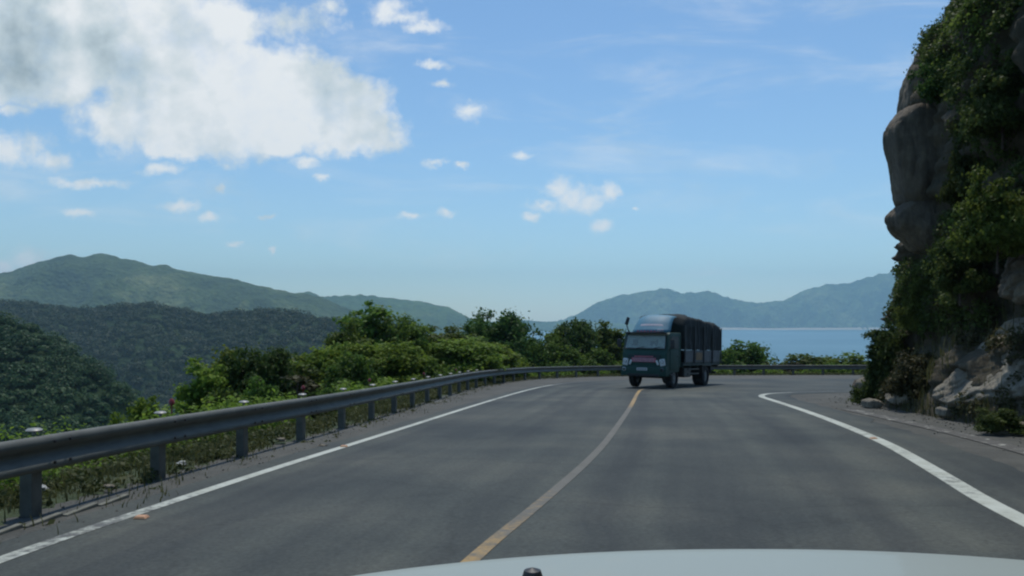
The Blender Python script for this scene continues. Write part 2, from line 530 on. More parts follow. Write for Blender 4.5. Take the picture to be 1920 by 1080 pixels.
M['tarp'] = simple('dark_tarpaulin', (.013, .020, .020), .9, var=.45, scale=2.2, bmp=.5)
M['panel'] = simple('grey_side_panel', (.10, .11, .125), .6, var=.3, scale=4)
M['panel_o'] = simple('faded_orange_board', (.24, .15, .075), .7, var=.25, scale=4)
M['stake'] = simple('grey_steel_stake', (.055, .06, .062), .7, var=.25)
M['lamp'] = simple('headlamp_glass', (.62, .66, .66), .15, var=.1)
M['plate'] = simple('number_plate', (.55, .57, .58), .5, var=.05)
M['grille_red'] = simple('faded_red_grille', (.46, .13, .17), .5, var=.3, scale=10)
M['rim'] = simple('wheel_rim', (.16, .17, .18), .5, metal=.5, var=.2)
M['paper'] = simple('papers', (.85, .92, .84), .8, var=.2)
M['sheen_plate'] = simple('sky_sheen_plate', (.70, .78, .72), .8, var=.3)  # pale colour imitates sky reflected in the truck's windscreen
m, nt, N, L, b = new_mat('windscreen_glass')
b.inputs['Base Color'].default_value = (.40, .46, .42, 1); b.inputs['Roughness'].default_value = .06; b.inputs['Specular IOR Level'].default_value = .9  # light base colour paints a sky reflection into the glass
tp = N.new('ShaderNodeBsdfTransparent'); tp.inputs[0].default_value = (.95, .98, .96, 1)
ms = N.new('ShaderNodeMixShader'); ms.inputs[0].default_value = .55
L.new(b.outputs[0], ms.inputs[1]); L.new(tp.outputs[0], ms.inputs[2]); L.new(ms.outputs[0], N['Material Output'].inputs['Surface'])
nn = tex_noise(N, L, 3.0); bump(N, L, b, nn.outputs['Fac'], .03)
M['glass'] = m

# ------------------------------------------------------------------ plan curves
RAIL = resample([(-5.0, -14), (-4.8, 0), (-4.53, 7.4), (-4.3, 9.8), (-4.03, 12), (-3.75, 14.1), (-3.5, 16.3), (-3.2, 19.5), (-2.55, 27),
                 (-1.9, 35), (-.9, 41.5), (.7, 47.9), (2.8, 51.5), (5.5, 54.8), (10, 57.4), (16, 58.8), (26, 59.5), (40, 58.5), (62, 54)], .5)
FOOT = resample([(9.2, -14), (9.3, 0), (9.45, 8), (9.6, 14), (10.1, 19), (10.6, 23), (11.2, 26.0), (12.2, 28.2), (14.5, 29.8), (19, 31), (28, 32.5), (45, 33), (62, 32)], .5)
LEFT_LINE = resample([(-4.15, -14), (-4.0, 0), (-3.77, 5.87), (-3.5, 7.95), (-3.07, 11), (-2.5, 14.5), (-.98, 24.5), (.45, 33), (1.84, 39.5), (4.3, 45.5), (9, 48.8), (16, 49.6), (28, 50), (45, 49)], .35)
RIGHT_LINE = resample([(2.6, -14), (3.35, 0), (4.5, 7.03), (5.55, 10.6), (6.5, 14.1), (7.7, 20.5), (8.6, 26.5), (8.95, 29.0), (9.9, 31.0), (11.8, 32.3), (15, 33.4), (22, 35), (45, 37)], .35)
MID_LINE = resample([(-3.0, -14), (-1.5, 0), (-.38, 5.6), (.27, 8.0), (1.3, 12.2), (2.2, 16.7), (3.6, 24), (4.85, 31), (5.7, 35.2), (7.6, 38.5), (12, 41), (20, 42.5), (45, 43)], .35)

def dist_to(poly, x, y):
    x = np.asarray(x, float).ravel(); y = np.asarray(y, float).ravel()
    best = np.full(x.shape, 1e18); side = np.zeros(x.shape); near = np.zeros(x.shape, int)
    t = np.gradient(poly, axis=0)
    for k in range(len(poly)):
        d = (x - poly[k, 0]) ** 2 + (y - poly[k, 1]) ** 2
        m_ = d < best
        best[m_] = d[m_]; near[m_] = k
    nx, ny = poly[near, 0], poly[near, 1]
    tx, ty = t[near, 0], t[near, 1]
    side = np.sign(tx * (y - ny) - ty * (x - nx))     # + = left of travel = outside of the bend
    return np.sqrt(best) * side, near

FLOOR = -76.0
def ground_z(x, y):
    shp = np.shape(x)
    x = np.asarray(x, float).ravel(); y = np.asarray(y, float).ravel()
    d, near = dist_to(RAIL, x, y)
    base = road_z(RAIL[near, 0], np.clip(RAIL[near, 1], -20, 70))
    out = np.clip(d - .7, 0, None)
    drop = np.where(out < 1.6, .22 * out, .35 + .52 * (out - 1.6))
    drop = drop + np.clip(out, 0, 6) / 6 * .35 * fbm(x * .35, y * .35, o=4, s=3)
    z = np.where(d > 0, base - drop, road_z(x, np.clip(y, -20, 70)) - .07)
    z = z + np.where(d > 0, 0, 0)
    return np.maximum(z, FLOOR).reshape(shp)

# ------------------------------------------------------------------ ground: one sheet to the horizon
fine_a = np.arange(-46, 46.01, .45)
coarse = np.arange(50, 312, 4.0)
ang = np.radians(np.concatenate([fine_a, coarse, [314.0]]))
rad = np.concatenate([np.linspace(.5, 20, 60), np.geomspace(20.5, 140, 110), np.geomspace(150, 9200, 50)])
A, RR = np.meshgrid(ang, rad, indexing='ij')
A = np.concatenate([A, A[:1]], axis=0); RR = np.concatenate([RR, RR[:1]], axis=0)
gx, gy = RR * np.sin(A), RR * np.cos(A)
gz = ground_z(gx, gy)
me = np_mesh('ground', np.stack([gx, gy, gz], -1).reshape(-1, 3), grid_faces(*gx.shape)[:, ::-1], True)
tag(link('ground', me, M['ground']), kind='structure')

# ------------------------------------------------------------------ road sheets
def strip(name, poly, offs, dz, mat, step_uv=1.0, wear=None):
    n = normals2(poly)
    s = np.r_[0, np.cumsum(np.linalg.norm(np.diff(poly, axis=0), axis=1))]
    V, UV, WR = [], [], []
    for k, (p, q) in enumerate(zip(poly, n)):
        for o in offs:
            x, y = p + q * o
            V.append((x, y, float(road_z(x, y)) + dz)); UV.append((o, s[k]))
            WR.append(0.0 if wear is None else wear(p[0], p[1]))
    me = np_mesh(name, V, grid_faces(len(poly), len(offs))[:, ::-1], False, UV)
    at = me.attributes.new('wear', 'FLOAT', 'POINT'); at.data.foreach_set('value', np.array(WR, np.float32))
    return tag(link(name, me, mat), kind='structure')

na = 160; nb = 22
def param(poly, n):
    s = np.r_[0, np.cumsum(np.linalg.norm(np.diff(poly, axis=0), axis=1))]
    t = np.linspace(0, s[-1], n)
    return np.stack([np.interp(t, s, poly[:, 0]), np.interp(t, s, poly[:, 1])], 1)
def between(name, a, b, mat, dz, off_a, off_b, nb=22):
    pa, pb = param(a + normals2(a) * off_a, na), param(b + normals2(b) * off_b, na)
    t = np.linspace(0, 1, nb)[None, :, None]
    g = pa[:, None, :] * (1 - t) + pb[:, None, :] * t
    x, y = g[..., 0], g[..., 1]
    z = road_z(x, y) + dz
    dd = np.r_[0, np.cumsum(np.linalg.norm(np.diff(pa, axis=0), axis=1))]
    uv = np.stack([np.broadcast_to(t[..., 0] * 14.0, x.shape), np.broadcast_to(dd[:, None], x.shape)], -1).reshape(-1, 2)
    me = np_mesh(name, np.stack([x, y, z], -1).reshape(-1, 3), grid_faces(na, nb)[:, ::-1], False, uv)
    return tag(link(name, me, mat), kind='structure')
between('gravel_shoulder', RAIL, FOOT, M['gravel'], -.008, -.15, .6)

# the asphalt: from 0.5 m outside the left line to 0.9 m right of the right line, right edge ragged
aL = param(LEFT_LINE - normals2(LEFT_LINE) * .42, 420)
aR = param(RIGHT_LINE + normals2(RIGHT_LINE) * 1.0, 420)
sg = np.linspace(0, 90, 420)
aL[:, 0] += .10 * fbm(sg * .9, sg * 0 + 2, o=4, s=5)
aR[:, 0] += .22 * fbm(sg * .8, sg * 0 + 9, o=4, s=8)
t = np.linspace(0, 1, 24)[None, :, None]
g = aL[:, None, :] * (1 - t) + aR[:, None, :] * t
x, y = g[..., 0], g[..., 1]
uv = np.stack([np.broadcast_to(t[..., 0] * 10.0, x.shape), np.broadcast_to(sg[:, None], x.shape)], -1).reshape(-1, 2)
me = np_mesh('road', np.stack([x, y, road_z(x, y)], -1).reshape(-1, 3), grid_faces(420, 24)[:, ::-1], False, uv)
tag(link('road', me, M['asphalt']), kind='structure')

def wl_left(x, y):
    return float(np.interp(y, [0, 7, 9, 38, 42, 46], [.10, .08, .0, .02, .22, .42])) if x < 8 else .34
def wl_right(x, y):
    return 0.0 if y < 30 else float(np.interp(x, [9, 12, 18], [.02, .18, .45]))
def wl_mid(x, y):
    return float(np.interp(y, [0, 6.5, 8.0, 9.5, 20, 24, 33, 36], [.08, .10, .20, .36, .33, .06, -.10, .6])) if x < 7.5 else .7
strip('edge_line', LEFT_LINE, (-.075, .075), .004, M['white_paint'], wear=wl_left)
strip('edge_line', RIGHT_LINE, (-.11, .11), .004, M['white_paint'], wear=wl_right)
strip('centre_line', MID_LINE, (-.062, .062), .004, M['yellow_paint'], wear=wl_mid)

# sea, beach
def sheet(name, x0, x1, y0, y1, z, mat, n=2):
    xs, ys = np.linspace(x0, x1, n), np.linspace(y0, y1, n)
    X, Y = np.meshgrid(xs, ys, indexing='ij')
    me = np_mesh(name, np.stack([X, Y, 0 * X + z], -1).reshape(-1, 3), grid_faces(n, n)[:, ::-1])
    return tag(link(name, me, mat), kind='structure')
SEA = -72.0
sheet('sea', -60, 9100, 130, 9100, SEA, M['sea'], 20)

# ------------------------------------------------------------------ mountains from their ridge lines
def ridge(name, prof, D, width, drop, mat, rough, s, bend=0.0, n=220, m_=70, back=1.0, spur=.25, spur_f=5.0):
    """prof: (px, py) ridge line in the photo's bearing / elevation; D: distance; real depth `width`, fall `drop`"""
    prof = np.array(prof, float)
    px = np.linspace(prof[0, 0], prof[-1, 0], n)
    # smooth interpolation of the crest
    py = np.interp(px, prof[:, 0], prof[:, 1])
    k = np.array([1, 4, 6, 4, 1.]) / 16
    pad = np.r_[py[:2][::-1], py, py[-2:]]
    py = np.convolve(pad, k, 'valid')
    uu = (px - 960) / F
    yc = D * (1 + bend * np.sin(uu * 5 + s))
    xc, zc = uu * yc, CAMZ + (HY - py) / F * yc
    j = np.linspace(-1, back, m_)
    J, I = np.meshgrid(j, np.arange(n))
    fall = np.abs(J) ** 1.15
    X = xc[I] * (1 + J * width / D * .9) ; Y = yc[I] + J * width
    amp = np.clip(np.abs(J) * 2.6, 0, 1)
    sp = fbm(X / width * spur_f, Y / width * spur_f * .45, o=5, s=s, ridged=True)
    fi = fbm(X / width * spur_f * 5, Y / width * spur_f * 5, o=4, s=s + 40)
    Z = zc[I] - fall * (drop + zc[I] * .0) + amp * spur * drop * (sp - .35) * (.35 + .65 * np.sqrt(np.abs(J))) + rough * fi
    me = np_mesh(name, np.stack([X, Y, Z], -1).reshape(-1, 3), grid_faces(n, m_), True)
    return tag(link(name, me, mat), kind='structure'), (X, Y, Z)

ridge('mountain', [(-500, 560), (-300, 540), (-140, 520), (-40, 514), (20, 510), (70, 492), (110, 480), (130, 476), (152, 481), (165, 479), (185, 474), (205, 476), (240, 487), (290, 497),
                   (310, 497), (370, 511), (420, 519), (470, 532), (550, 550), (600, 557), (660, 580), (740, 606), (820, 632)], 2700, 900, 300, M['mountain'], 9.0, 11, .04, n=320, m_=120, spur=.40, spur_f=4.2)
ridge('mountain', [(380, 590), (460, 566), (520, 554), (560, 548), (580, 547), (605, 556), (640, 554), (690, 553), (740, 560), (800, 567), (840, 575), (880, 596), (910, 608), (960, 625)],
      4200, 900, 330, M['mountain_far'], 10.0, 23, .03, spur=.36)
FARR = ridge('mountain', [(960, 620), (1000, 611), (1040, 604), (1080, 590), (1120, 566), (1160, 554), (1210, 546), (1245, 540), (1280, 549), (1300, 549), (1330, 544), (1370, 560), (1420, 568), (1470, 563),
                   (1500, 547), (1550, 532), (1580, 533), (1620, 521), (1680, 508), (1740, 502), (1850, 500), (2000, 505), (2200, 520), (2500, 560)],
      6600, 560, 470, M['mountain_far'], 16.0, 31, .0, n=420, spur=.42, spur_f=3.4, m_=110)
ridge('mountain', [(760, 606), (850, 602), (930, 603), (985, 600), (1020, 603), (1080, 601), (1150, 606), (1250, 612)], 5300, 300, 120, M['mountain_far'], 4.0, 37, .0)
_, RID = ridge('hill', [(-500, 580), (-300, 572), (-150, 570), (0, 569), (70, 572), (150, 583), (200, 579), (240, 573), (280, 573), (320, 580), (380, 594), (440, 589), (500, 586), (550, 589), (600, 600), (640, 608), (700, 622), (800, 650), (900, 690)],
      1000, 520, 175, M['ridge'], 2.0, 43, .06, n=260, m_=90, back=.6)
_, SPUR = ridge('hill', [(-500, 560), (-250, 580), (-100, 594), (0, 604), (66, 622), (110, 645), (150, 668), (200, 706), (260, 752), (330, 812), (420, 890), (500, 960)], 230, 120, 75, M['ridge'], .8, 57, .05, n=140, m_=70, back=.5)

# beach along the far shore
bu = np.linspace(-.05, .75, 160)
V = []
for u_ in bu:
    yb = 6060 + 60 * math.sin(u_ * 14)
    wv = 1.0 + .4 * math.sin(u_ * 33) + .3 * math.sin(u_ * 71 + 1)
    for (dy, dz) in ((-40, -.6), (0, 1.2), (20, 9.0 + 5.0 * wv), (160, 4.0)):
        V.append((u_ * (yb + dy), yb + dy, SEA + dz))
tag(link('beach', np_mesh('beach', V, grid_faces(160, 4)[:, ::-1], True), M['sand']), kind='structure')

# ------------------------------------------------------------------ leaves
def leaf_cloud(P, size, outward=None, up=.45, aspect=1.7, r=None, ow=.8):
    """a quad leaf at every point of P (n,3), random facing biased to `outward` and up"""
    r = r or rng
    n = len(P)
    nrm = r.normal(size=(n, 3))
    nrm /= np.linalg.norm(nrm, axis=1)[:, None]
    if outward is not None: nrm = nrm + outward * ow
    nrm[:, 2] += up
    nrm /= np.linalg.norm(nrm, axis=1)[:, None] + 1e-9
    a = np.cross(nrm, r.normal(size=(n, 3))); a /= np.linalg.norm(a, axis=1)[:, None] + 1e-9
    b = np.cross(nrm, a)
    s = (size * r.uniform(.6, 1.35, n))[:, None]
    a = a * s * aspect * .5; b = b * s * .5
    bend = nrm * s * .12
    V = np.stack([P - a, P + b - a * .1 + bend, P + a, P - b - a * .1 + bend], 1).reshape(-1, 3)
    Q = np.arange(n * 4).reshape(-1, 4)
    return V, Q

def clump_points(r, n_clumps, per, crown, spread):
    """crown: function giving clump centre & radius; leaves gather near the clump's shell"""
    out, outn = [], []
    for _ in range(n_clumps):
        c, rad_ = crown(r)
        k = int(per * (rad_ / spread) ** 2)
        d = r.normal(size=(k, 3)); d /= np.linalg.norm(d, axis=1)[:, None]
        rr = rad_ * r.uniform(.45, 1.08, k)[:, None] ** .6
        p = np.asarray(c) + d * rr * np.array([1, 1, .72])
        out.append(p); outn.append(d)
    return np.concatenate(out), np.concatenate(outn)

def tube(path, radii, sides=7):
    V, Fc = [], []
    path = [Vector(p) for p in path]
    for k, p in enumerate(path):
        d = (path[min(k + 1, len(path) - 1)] - path[max(k - 1, 0)]).normalized()
        a = d.orthogonal().normalized(); b_ = d.cross(a)
        for s_ in range(sides):
            t_ = 2 * math.pi * s_ / sides
            V.append(p + (a * math.cos(t_) + b_ * math.sin(t_)) * radii[k])
    for k in range(len(path) - 1):
        for s_ in range(sides):
            s2 = (s_ + 1) % sides
            Fc.append((k * sides + s_, k * sides + s2, (k + 1) * sides + s2, (k + 1) * sides + s_))
    return [tuple(v_) for v_ in V], Fc

class MB:
    def __init__(s): s.V, s.F = [], []
    def add(s, V, Fc):
        o = len(s.V); s.V += [tuple(v_) for v_ in V]; s.F += [tuple(i + o for i in f) for f in Fc]; return s
    def box(s, c, d, bev=.0, rot=None, taper=None):
        bm = bmesh.new()
        bmesh.ops.create_cube(bm, size=1.0)
        for v_ in bm.verts:
            if taper and v_.co.z > 0: v_.co.x *= taper[0]; v_.co.y *= taper[1]
            v_.co = Vector((v_.co.x * d[0], v_.co.y * d[1], v_.co.z * d[2]))
        if bev: bmesh.ops.bevel(bm, geom=list(bm.edges), offset=bev, segments=2, affect='EDGES', profile=.6)
        bm.verts.index_update()
        Mx = Matrix.Translation(Vector(c)) @ (rot.to_4x4() if rot else Matrix.Identity(4))
        V = [Mx @ v_.co for v_ in bm.verts]; Fc = [tuple(v_.index for v_ in f.verts) for f in bm.faces]
        bm.free(); return s.add(V, Fc)
    def tube(s, path, radii, sides=8):
        if not hasattr(radii, '__len__'): radii = [radii] * len(path)
        V, Fc = tube(path, radii, sides)
        Fc = list(Fc) + [tuple(range(sides))[::-1], tuple(range(len(V) - sides, len(V)))]
        return s.add(V, Fc)
    def lathe(s, prof, axis='x', c=(0, 0, 0), n=28):
        V, Fc = [], []
        for (a, r_) in prof:
            for k in range(n):
                t_ = 2 * math.pi * k / n
                p = (a, r_ * math.cos(t_), r_ * math.sin(t_)) if axis == 'x' else (r_ * math.cos(t_), r_ * math.sin(t_), a)
                V.append(tuple(np.add(p, c)))
        for i in range(len(prof) - 1):
            for k in range(n):
                k2 = (k + 1) % n
                Fc.append((i * n + k, i * n + k2, (i + 1) * n + k2, (i + 1) * n + k))
        return s.add(V, Fc)
    def extrude(s, outline, axis, a0, a1, bev=0):
        """outline in (p, q); axis 'x': extruded along x from a0 to a1 with (y,z) outline"""
        n = len(outline)
        V = [(a0, p, q) for p, q in outline] + [(a1, p, q) for p, q in outline]
        if axis == 'y': V = [(p, a, q) for (a, p, q) in V]
        Fc = [tuple(range(n)), tuple(range(2 * n - 1, n - 1, -1))] + [(i, n + i, n + (i + 1) % n, (i + 1) % n) for i in range(n)]
        bm = bmesh.new()
        vs = [bm.verts.new(v_) for v_ in V]
        for f in Fc: bm.faces.new([vs[i] for i in f])
        bmesh.ops.recalc_face_normals(bm, faces=bm.faces)
        if bev: bmesh.ops.bevel(bm, geom=list(bm.edges), offset=bev, segments=2, affect='EDGES', profile=.6)
        bm.verts.index_update()
        V = [tuple(v_.co) for v_ in bm.verts]; Fc = [tuple(v_.index for v_ in f.verts) for f in bm.faces]
        bm.free(); return s.add(V, Fc)
    def build(s, name, mat, parent=None, smooth_=False):
        me = bpy.data.meshes.new(name)
        me.from_pydata(s.V, [], s.F)
        bm = bmesh.new(); bm.from_mesh(me); bmesh.ops.recalc_face_normals(bm, faces=bm.faces); bm.to_mesh(me); bm.free()
        if smooth_:
            for p in me.polygons: p.use_smooth = True
            try: me.set_sharp_from_angle(angle=R(40))
            except Exception: pass
        return link(name, me, mat, parent)

KSIZE = {'dome': (7.0, 6.2), 'loose': (7.2, 4.0), 'bush': (3.0, 4.2), 'sapling': (3.2, 1.5)}
# tree prototypes (mesh data only; each tree in the scene gets its own crown and trunk objects)
def crown_mesh(kind, seed):
    """leaves gather in many small ragged sprays set along limbs, with loose leaves between"""
    r = np.random.default_rng(seed)
    H_, W_ = KSIZE[kind]
    limbs, spray, per, size, zlo = {'dome': (26, .42, 92, .15, .22), 'loose': (20, .34, 84, .14, .16), 'bush': (26, .26, 66, .105, .05), 'sapling': (11, .18, 46, .09, .1)}[kind]
    cs, rs = [], []
    for _ in range(limbs):
        a = r.uniform(0, 6.28)
        if kind == 'dome':
            el = r.uniform(-.15, 1.45); L_ = r.uniform(.8, 1.12)
            tip = np.array([math.cos(a) * math.cos(el) * W_ * .46, math.sin(a) * math.cos(el) * W_ * .46, H_ * .50 + math.sin(el) * H_ * .42]) * [L_, L_, 1]
            root = np.array([0, 0, H_ * r.uniform(.25, .5)])
        elif kind == 'loose':
            top = r.uniform(.35, 1.0); wd = W_ * .44 * (1.15 - .75 * top) * r.uniform(.3, 1.25)
            tip = np.array([math.cos(a) * wd, math.sin(a) * wd, H_ * top * r.uniform(.86, .98)])
            root = np.array([tip[0] * .3, tip[1] * .3, tip[2] * .45])
        elif kind == 'bush':
            el = r.uniform(.05, 1.5); L_ = r.uniform(.65, 1.08)
            tip = np.array([math.cos(a) * math.cos(el) * W_ * .46 * L_, math.sin(a) * math.cos(el) * W_ * .46 * L_, .12 + math.sin(el) * H_ * .86 * L_])
            root = np.array([tip[0] * .15, tip[1] * .15, .15])
        else:
            f = r.uniform(.25, 1); wd = W_ * .42 * (1.1 - .7 * f)
            tip = np.array([math.cos(a) * wd, math.sin(a) * wd, H_ * f * .94]); root = np.array([0, 0, H_ * f * .6])
        for q in range(9 if kind != 'sapling' else 5):
            f = r.uniform(.25, 1.02) ** .7
            c = root * (1 - f) + tip * f + r.normal(size=3) * np.array([1, 1, .7]) * spray * .85
            if c[2] > H_ * zlo * .5: cs.append(c); rs.append(spray * r.uniform(.55, 1.35))
    P_, Nn = [], []
    mid = np.array([0, 0, H_ * .45])
    for c, rad_ in zip(cs, rs):
        k = max(8, int(per * (rad_ / spray) ** 2))
        d = r.normal(size=(k, 3)) * np.array([1, 1, .62])
        P_.append(c + d * rad_ * .62)
        o = c - mid; o = o / (np.linalg.norm(o) + 1e-6)
        dn = d / (np.linalg.norm(d, axis=1)[:, None] + 1e-6)
        Nn.append(dn * .6 + o * .5)
    P_ = np.concatenate(P_); Nn = np.concatenate(Nn)
    k = P_[:, 2] > .02
    V, Q = leaf_cloud(P_[k], size, Nn[k], r=r)
    return np_mesh('crown', V, Q)

def trunk_mesh(kind, seed):
    r = random.Random(seed)
    b = MB()
    H, w, rad_ = {'dome': (4.6, 2.0, .17), 'loose': (5.6, 1.3, .12), 'bush': (1.9, 1.3, .05), 'sapling': (2.8, .5, .035)}[kind]
    path = [(0, 0, -.5), (0, 0, 0)] + [(r.uniform(-.12, .12) * w, r.uniform(-.12, .12) * w, H * f) for f in (.25, .5, .75, 1)]
    V, Fc = tube(path, [rad_ * f for f in (1.3, 1.15, .9, .7, .45, .2)]); b.add(V, Fc)
    for k in range(9 if kind != 'sapling' else 5):
        f = r.uniform(.15 if kind in ('bush', 'loose') else .35, .85); a = r.uniform(0, 6.28); ln = w * r.uniform(.5, 1.0)
        p0 = Vector((0, 0, H * f)); d = Vector((math.cos(a), math.sin(a), r.uniform(.5, 1.1)))
        V, Fc = tube([p0, p0 + d * ln * .5 + Vector((0, 0, .1)), p0 + d * ln], [rad_ * .5, rad_ * .3, rad_ * .08], 5); b.add(V, Fc)
    me = bpy.data.meshes.new('trunk'); me.from_pydata(b.V, [], b.F)
    me.materials.append(M['bark'])
    return me

PROTO = {}
for kind, ns in (('dome', 3), ('loose', 3), ('bush', 4), ('sapling', 2)):
    for i in range(ns):
        PROTO[(kind, i)] = (crown_mesh(kind, 100 + 13 * i + len(kind)), trunk_mesh(kind, 5 + i))

def coloured(me, mat):
    c = me.copy(); c.materials.clear(); c.materials.append(mat); return c
CACHE = {}
def plant(name, kind, var, mat, x, y, z, w, h, label, cat, group=None, rz=None, tilt=(0, 0)):
    cm, tm = PROTO[(kind, var)]
    key = (kind, var, mat)
    if key not in CACHE: CACHE[key] = coloured(cm, M[mat])
    root = empty(name, (x, y, z), random.uniform(0, 6.28) if rz is None else rz)
    root.rotation_euler[0], root.rotation_euler[1] = tilt
    H_, W_ = KSIZE[kind]
    root.scale = (w / W_, w / W_, h / H_)
    tag(root, label, cat, group)
    c = bpy.data.objects.new('crown' if kind in ('dome', 'loose') else 'foliage', CACHE[key]); COL.objects.link(c); c.parent = root
    t_ = bpy.data.objects.new('trunk' if kind in ('dome', 'loose') else 'stem', tm); COL.objects.link(t_); t_.parent = root
    return root

# roadside vegetation beyond the guardrail: px, top py, width px, distance, kind, variant, leaf, label
G1 = 'bushes and trees behind the guardrail'
VEG = [
    (172, 788, 80, 15.0, 'sapling', 0, 'leaf_light', 'thin bright green sapling peeping over the rail, leftmost of the roadside plants'),
    (225, 772, 75, 17.0, 'bush', 0, 'leaf_light', 'small low light green bush just right of the leftmost sapling'),
    (282, 742, 110, 19.0, 'bush', 1, 'leaf_light', 'light green mounded bush behind the first red marker on the rail'),
    (345, 738, 100, 21.0, 'bush', 2, 'leaf', 'mid green bush between the first red marker and the pale green pointed tree'),
    (390, 662, 110, 26.0, 'loose', 0, 'leaf_light', 'pale green pointed tree standing tallest at the left end of the roadside trees'),
    (440, 655, 110, 27.0, 'loose', 1, 'leaf_light', 'light green two-topped tree second from the left end of the tree line'),
    (425, 705, 130, 22.0, 'bush', 3, 'leaf', 'mid green bush under the two-topped light green tree'),
    (488, 648, 120, 27.0, 'dome', 0, 'leaf_dark', 'dark green dense round tree beside the two-topped pale tree'),
    (500, 705, 90, 20.0, 'bush', 0, 'leaf', 'low green bush in front of the dark round tree near the rail'),
    (548, 645, 120, 30.0, 'loose', 2, 'leaf', 'mid green feathery tree right of the dark dense round tree'),
    (562, 690, 85, 21.0, 'sapling', 1, 'leaf_dry', 'dry greyish shrub with pale stems behind the second red marker'),
    (605, 640, 130, 33.0, 'dome', 1, 'leaf_light', 'wide yellowish green tree in the middle of the left tree line'),
    (598, 705, 70, 22.0, 'bush', 2, 'leaf', 'small bush at the foot of the wide yellowish tree'),
    (650, 604, 75, 38.0, 'loose', 1, 'leaf', 'spiky narrow tree left of the tallest tree'),
    (655, 660, 120, 30.0, 'bush', 1, 'leaf', 'mid green bush below the spiky narrow tree'),
    (704, 556, 120, 42.0, 'loose', 0, 'leaf', 'tallest tree of the roadside row with a tufted crown against the mountain'),
    (748, 586, 130, 43.0, 'dome', 2, 'leaf', 'broad leafy tree touching the right side of the tallest tufted tree'),
    (715, 640, 140, 34.0, 'dome', 0, 'leaf_light', 'broad light green tree in front of the tallest tufted tree'),
    (790, 600, 125, 45.0, 'loose', 2, 'leaf', 'slim green tree right of the broad leafy one beside the tallest tree'),
    (785, 655, 130, 37.0, 'bush', 3, 'leaf', 'green rounded bush behind the bend of the rail'),
    (832, 612, 110, 48.0, 'loose', 1, 'leaf', 'narrow tree at the dip in the tree line'),
    (852, 630, 150, 43.0, 'dome', 1, 'leaf_light', 'lighter green leafy tree below the dip in the tree line'),
    (887, 594, 60, 55.0, 'loose', 0, 'leaf_dark', 'dark thin tree joined to the left of the big dark domed tree'),
    (938, 577, 130, 60.0, 'dome', 2, 'leaf_dark', 'big dark domed tree standing against the pale sky gap'),
    (905, 640, 120, 50.0, 'dome', 0, 'leaf_light', 'light green round tree in front of the big dark domed tree'),
    (950, 650, 90, 52.0, 'bush', 2, 'leaf_light', 'light bush low below the big dark domed tree'),
    (992, 600, 80, 62.0, 'loose', 2, 'leaf_dark', 'dark tree on the right shoulder of the big domed tree'),
    (1000, 640, 90, 58.0, 'bush', 1, 'leaf', 'green bush at rail height under the sky gap'),
    (1040, 610, 90, 63.0, 'dome', 1, 'leaf', 'green tree left of the twin round trees by the truck'),
    (1082, 598, 95, 64.0, 'dome', 0, 'leaf_dark', 'round dark tree, left one of the twin trees near the truck'),
    (1060, 648, 110, 60.0, 'bush', 0, 'leaf', 'broad green bush along the rail between the domed tree and the truck'),
    (1142, 602, 70, 65.0, 'loose', 1, 'leaf', 'light topped upright tree just left of the truck cab'),
    (1118, 640, 100, 61.0, 'bush', 3, 'leaf', 'yellow green bush behind the rail left of the truck cab'),
    (1165, 618, 60, 66.0, 'dome', 2, 'leaf_dark', 'small dark tree half hidden by the truck cab'),
    (1390, 638, 130, 65.0, 'bush', 1, 'leaf', 'green rounded bush behind the rail just right of the truck'),
    (1350, 652, 90, 64.5, 'bush', 0, 'leaf', 'low green bush at the tail of the truck'),
    (1440, 655, 170, 65.5, 'bush', 2, 'leaf_dry', 'olive brown small bush second right of the truck in front of the sea'),
    (1492, 652, 180, 65.5, 'bush', 3, 'leaf', 'mounded green bush third right of the truck in front of the sea'),
    (1545, 661, 170, 65.5, 'bush', 0, 'leaf_light', 'low pale green bush fourth right of the truck along the rail'),
    (1595, 668, 170, 65.0, 'bush', 1, 'leaf_light', 'low bright bush at the right end of the rail beside the cliff'),
    (1615, 664, 18, 67.0, 'sapling', 0, 'leaf_dry', 'thin dry sapling by the right end of the rail'),
]
for i, (px, py, w, d, kind, var, mat, lab) in enumerate(VEG):
    X = (px - 960) / F * d
    zt = CAMZ + (HY - py) / F * d
    zb = float(ground_z(np.array([X]), np.array([d]))[0]) - .1
    wm = w * 1.35 / F * d
    h = zt - zb
    if h < .5: h, zb = .9, zt - .9
    nm = {'dome': 'round_tree', 'loose': 'slender_tree', 'bush': 'bush', 'sapling': 'sapling'}[kind]
    plant(nm, kind, var, mat, X, d, zb, max(wm, h * .42), h, lab, 'tree' if kind in ('dome', 'loose') else ('bush' if kind == 'bush' else 'sapling'), G1)

# dense scrub on the slope below the road: no single plant can be told
def scatter_scrub():
    r = np.random.default_rng(77)
    pts, nn = [], []
    n = 900
    k = r.integers(30, len(RAIL) - 30, n)
    off = r.uniform(1.6, 16, n)
    nr = -normals2(RAIL)
    x = RAIL[k, 0] + nr[k, 0] * off; y = RAIL[k, 1] + nr[k, 1] * off
    z = ground_z(x, y)
    for i in range(n):
        h = min(r.uniform(.5, 1.9), .30 + off[i] * .34)
        q = int((60 + 190 * h) * (2.4 if y[i] < 22 else 1))
        d = r.normal(size=(q, 3)); d /= np.linalg.norm(d, axis=1)[:, None]; d[:, 2] = np.abs(d[:, 2])
        pts.append(np.array([x[i], y[i], z[i] + .02]) + d * np.array([h * .8, h * .8, h]) * r.uniform(.5, 1, q)[:, None]); nn.append(d)
    pp = np.concatenate(pts)
    return leaf_cloud(pp, np.clip(pp[:, 1] * .0042, .045, .14), np.concatenate(nn), r=r)
V, Q = scatter_scrub()
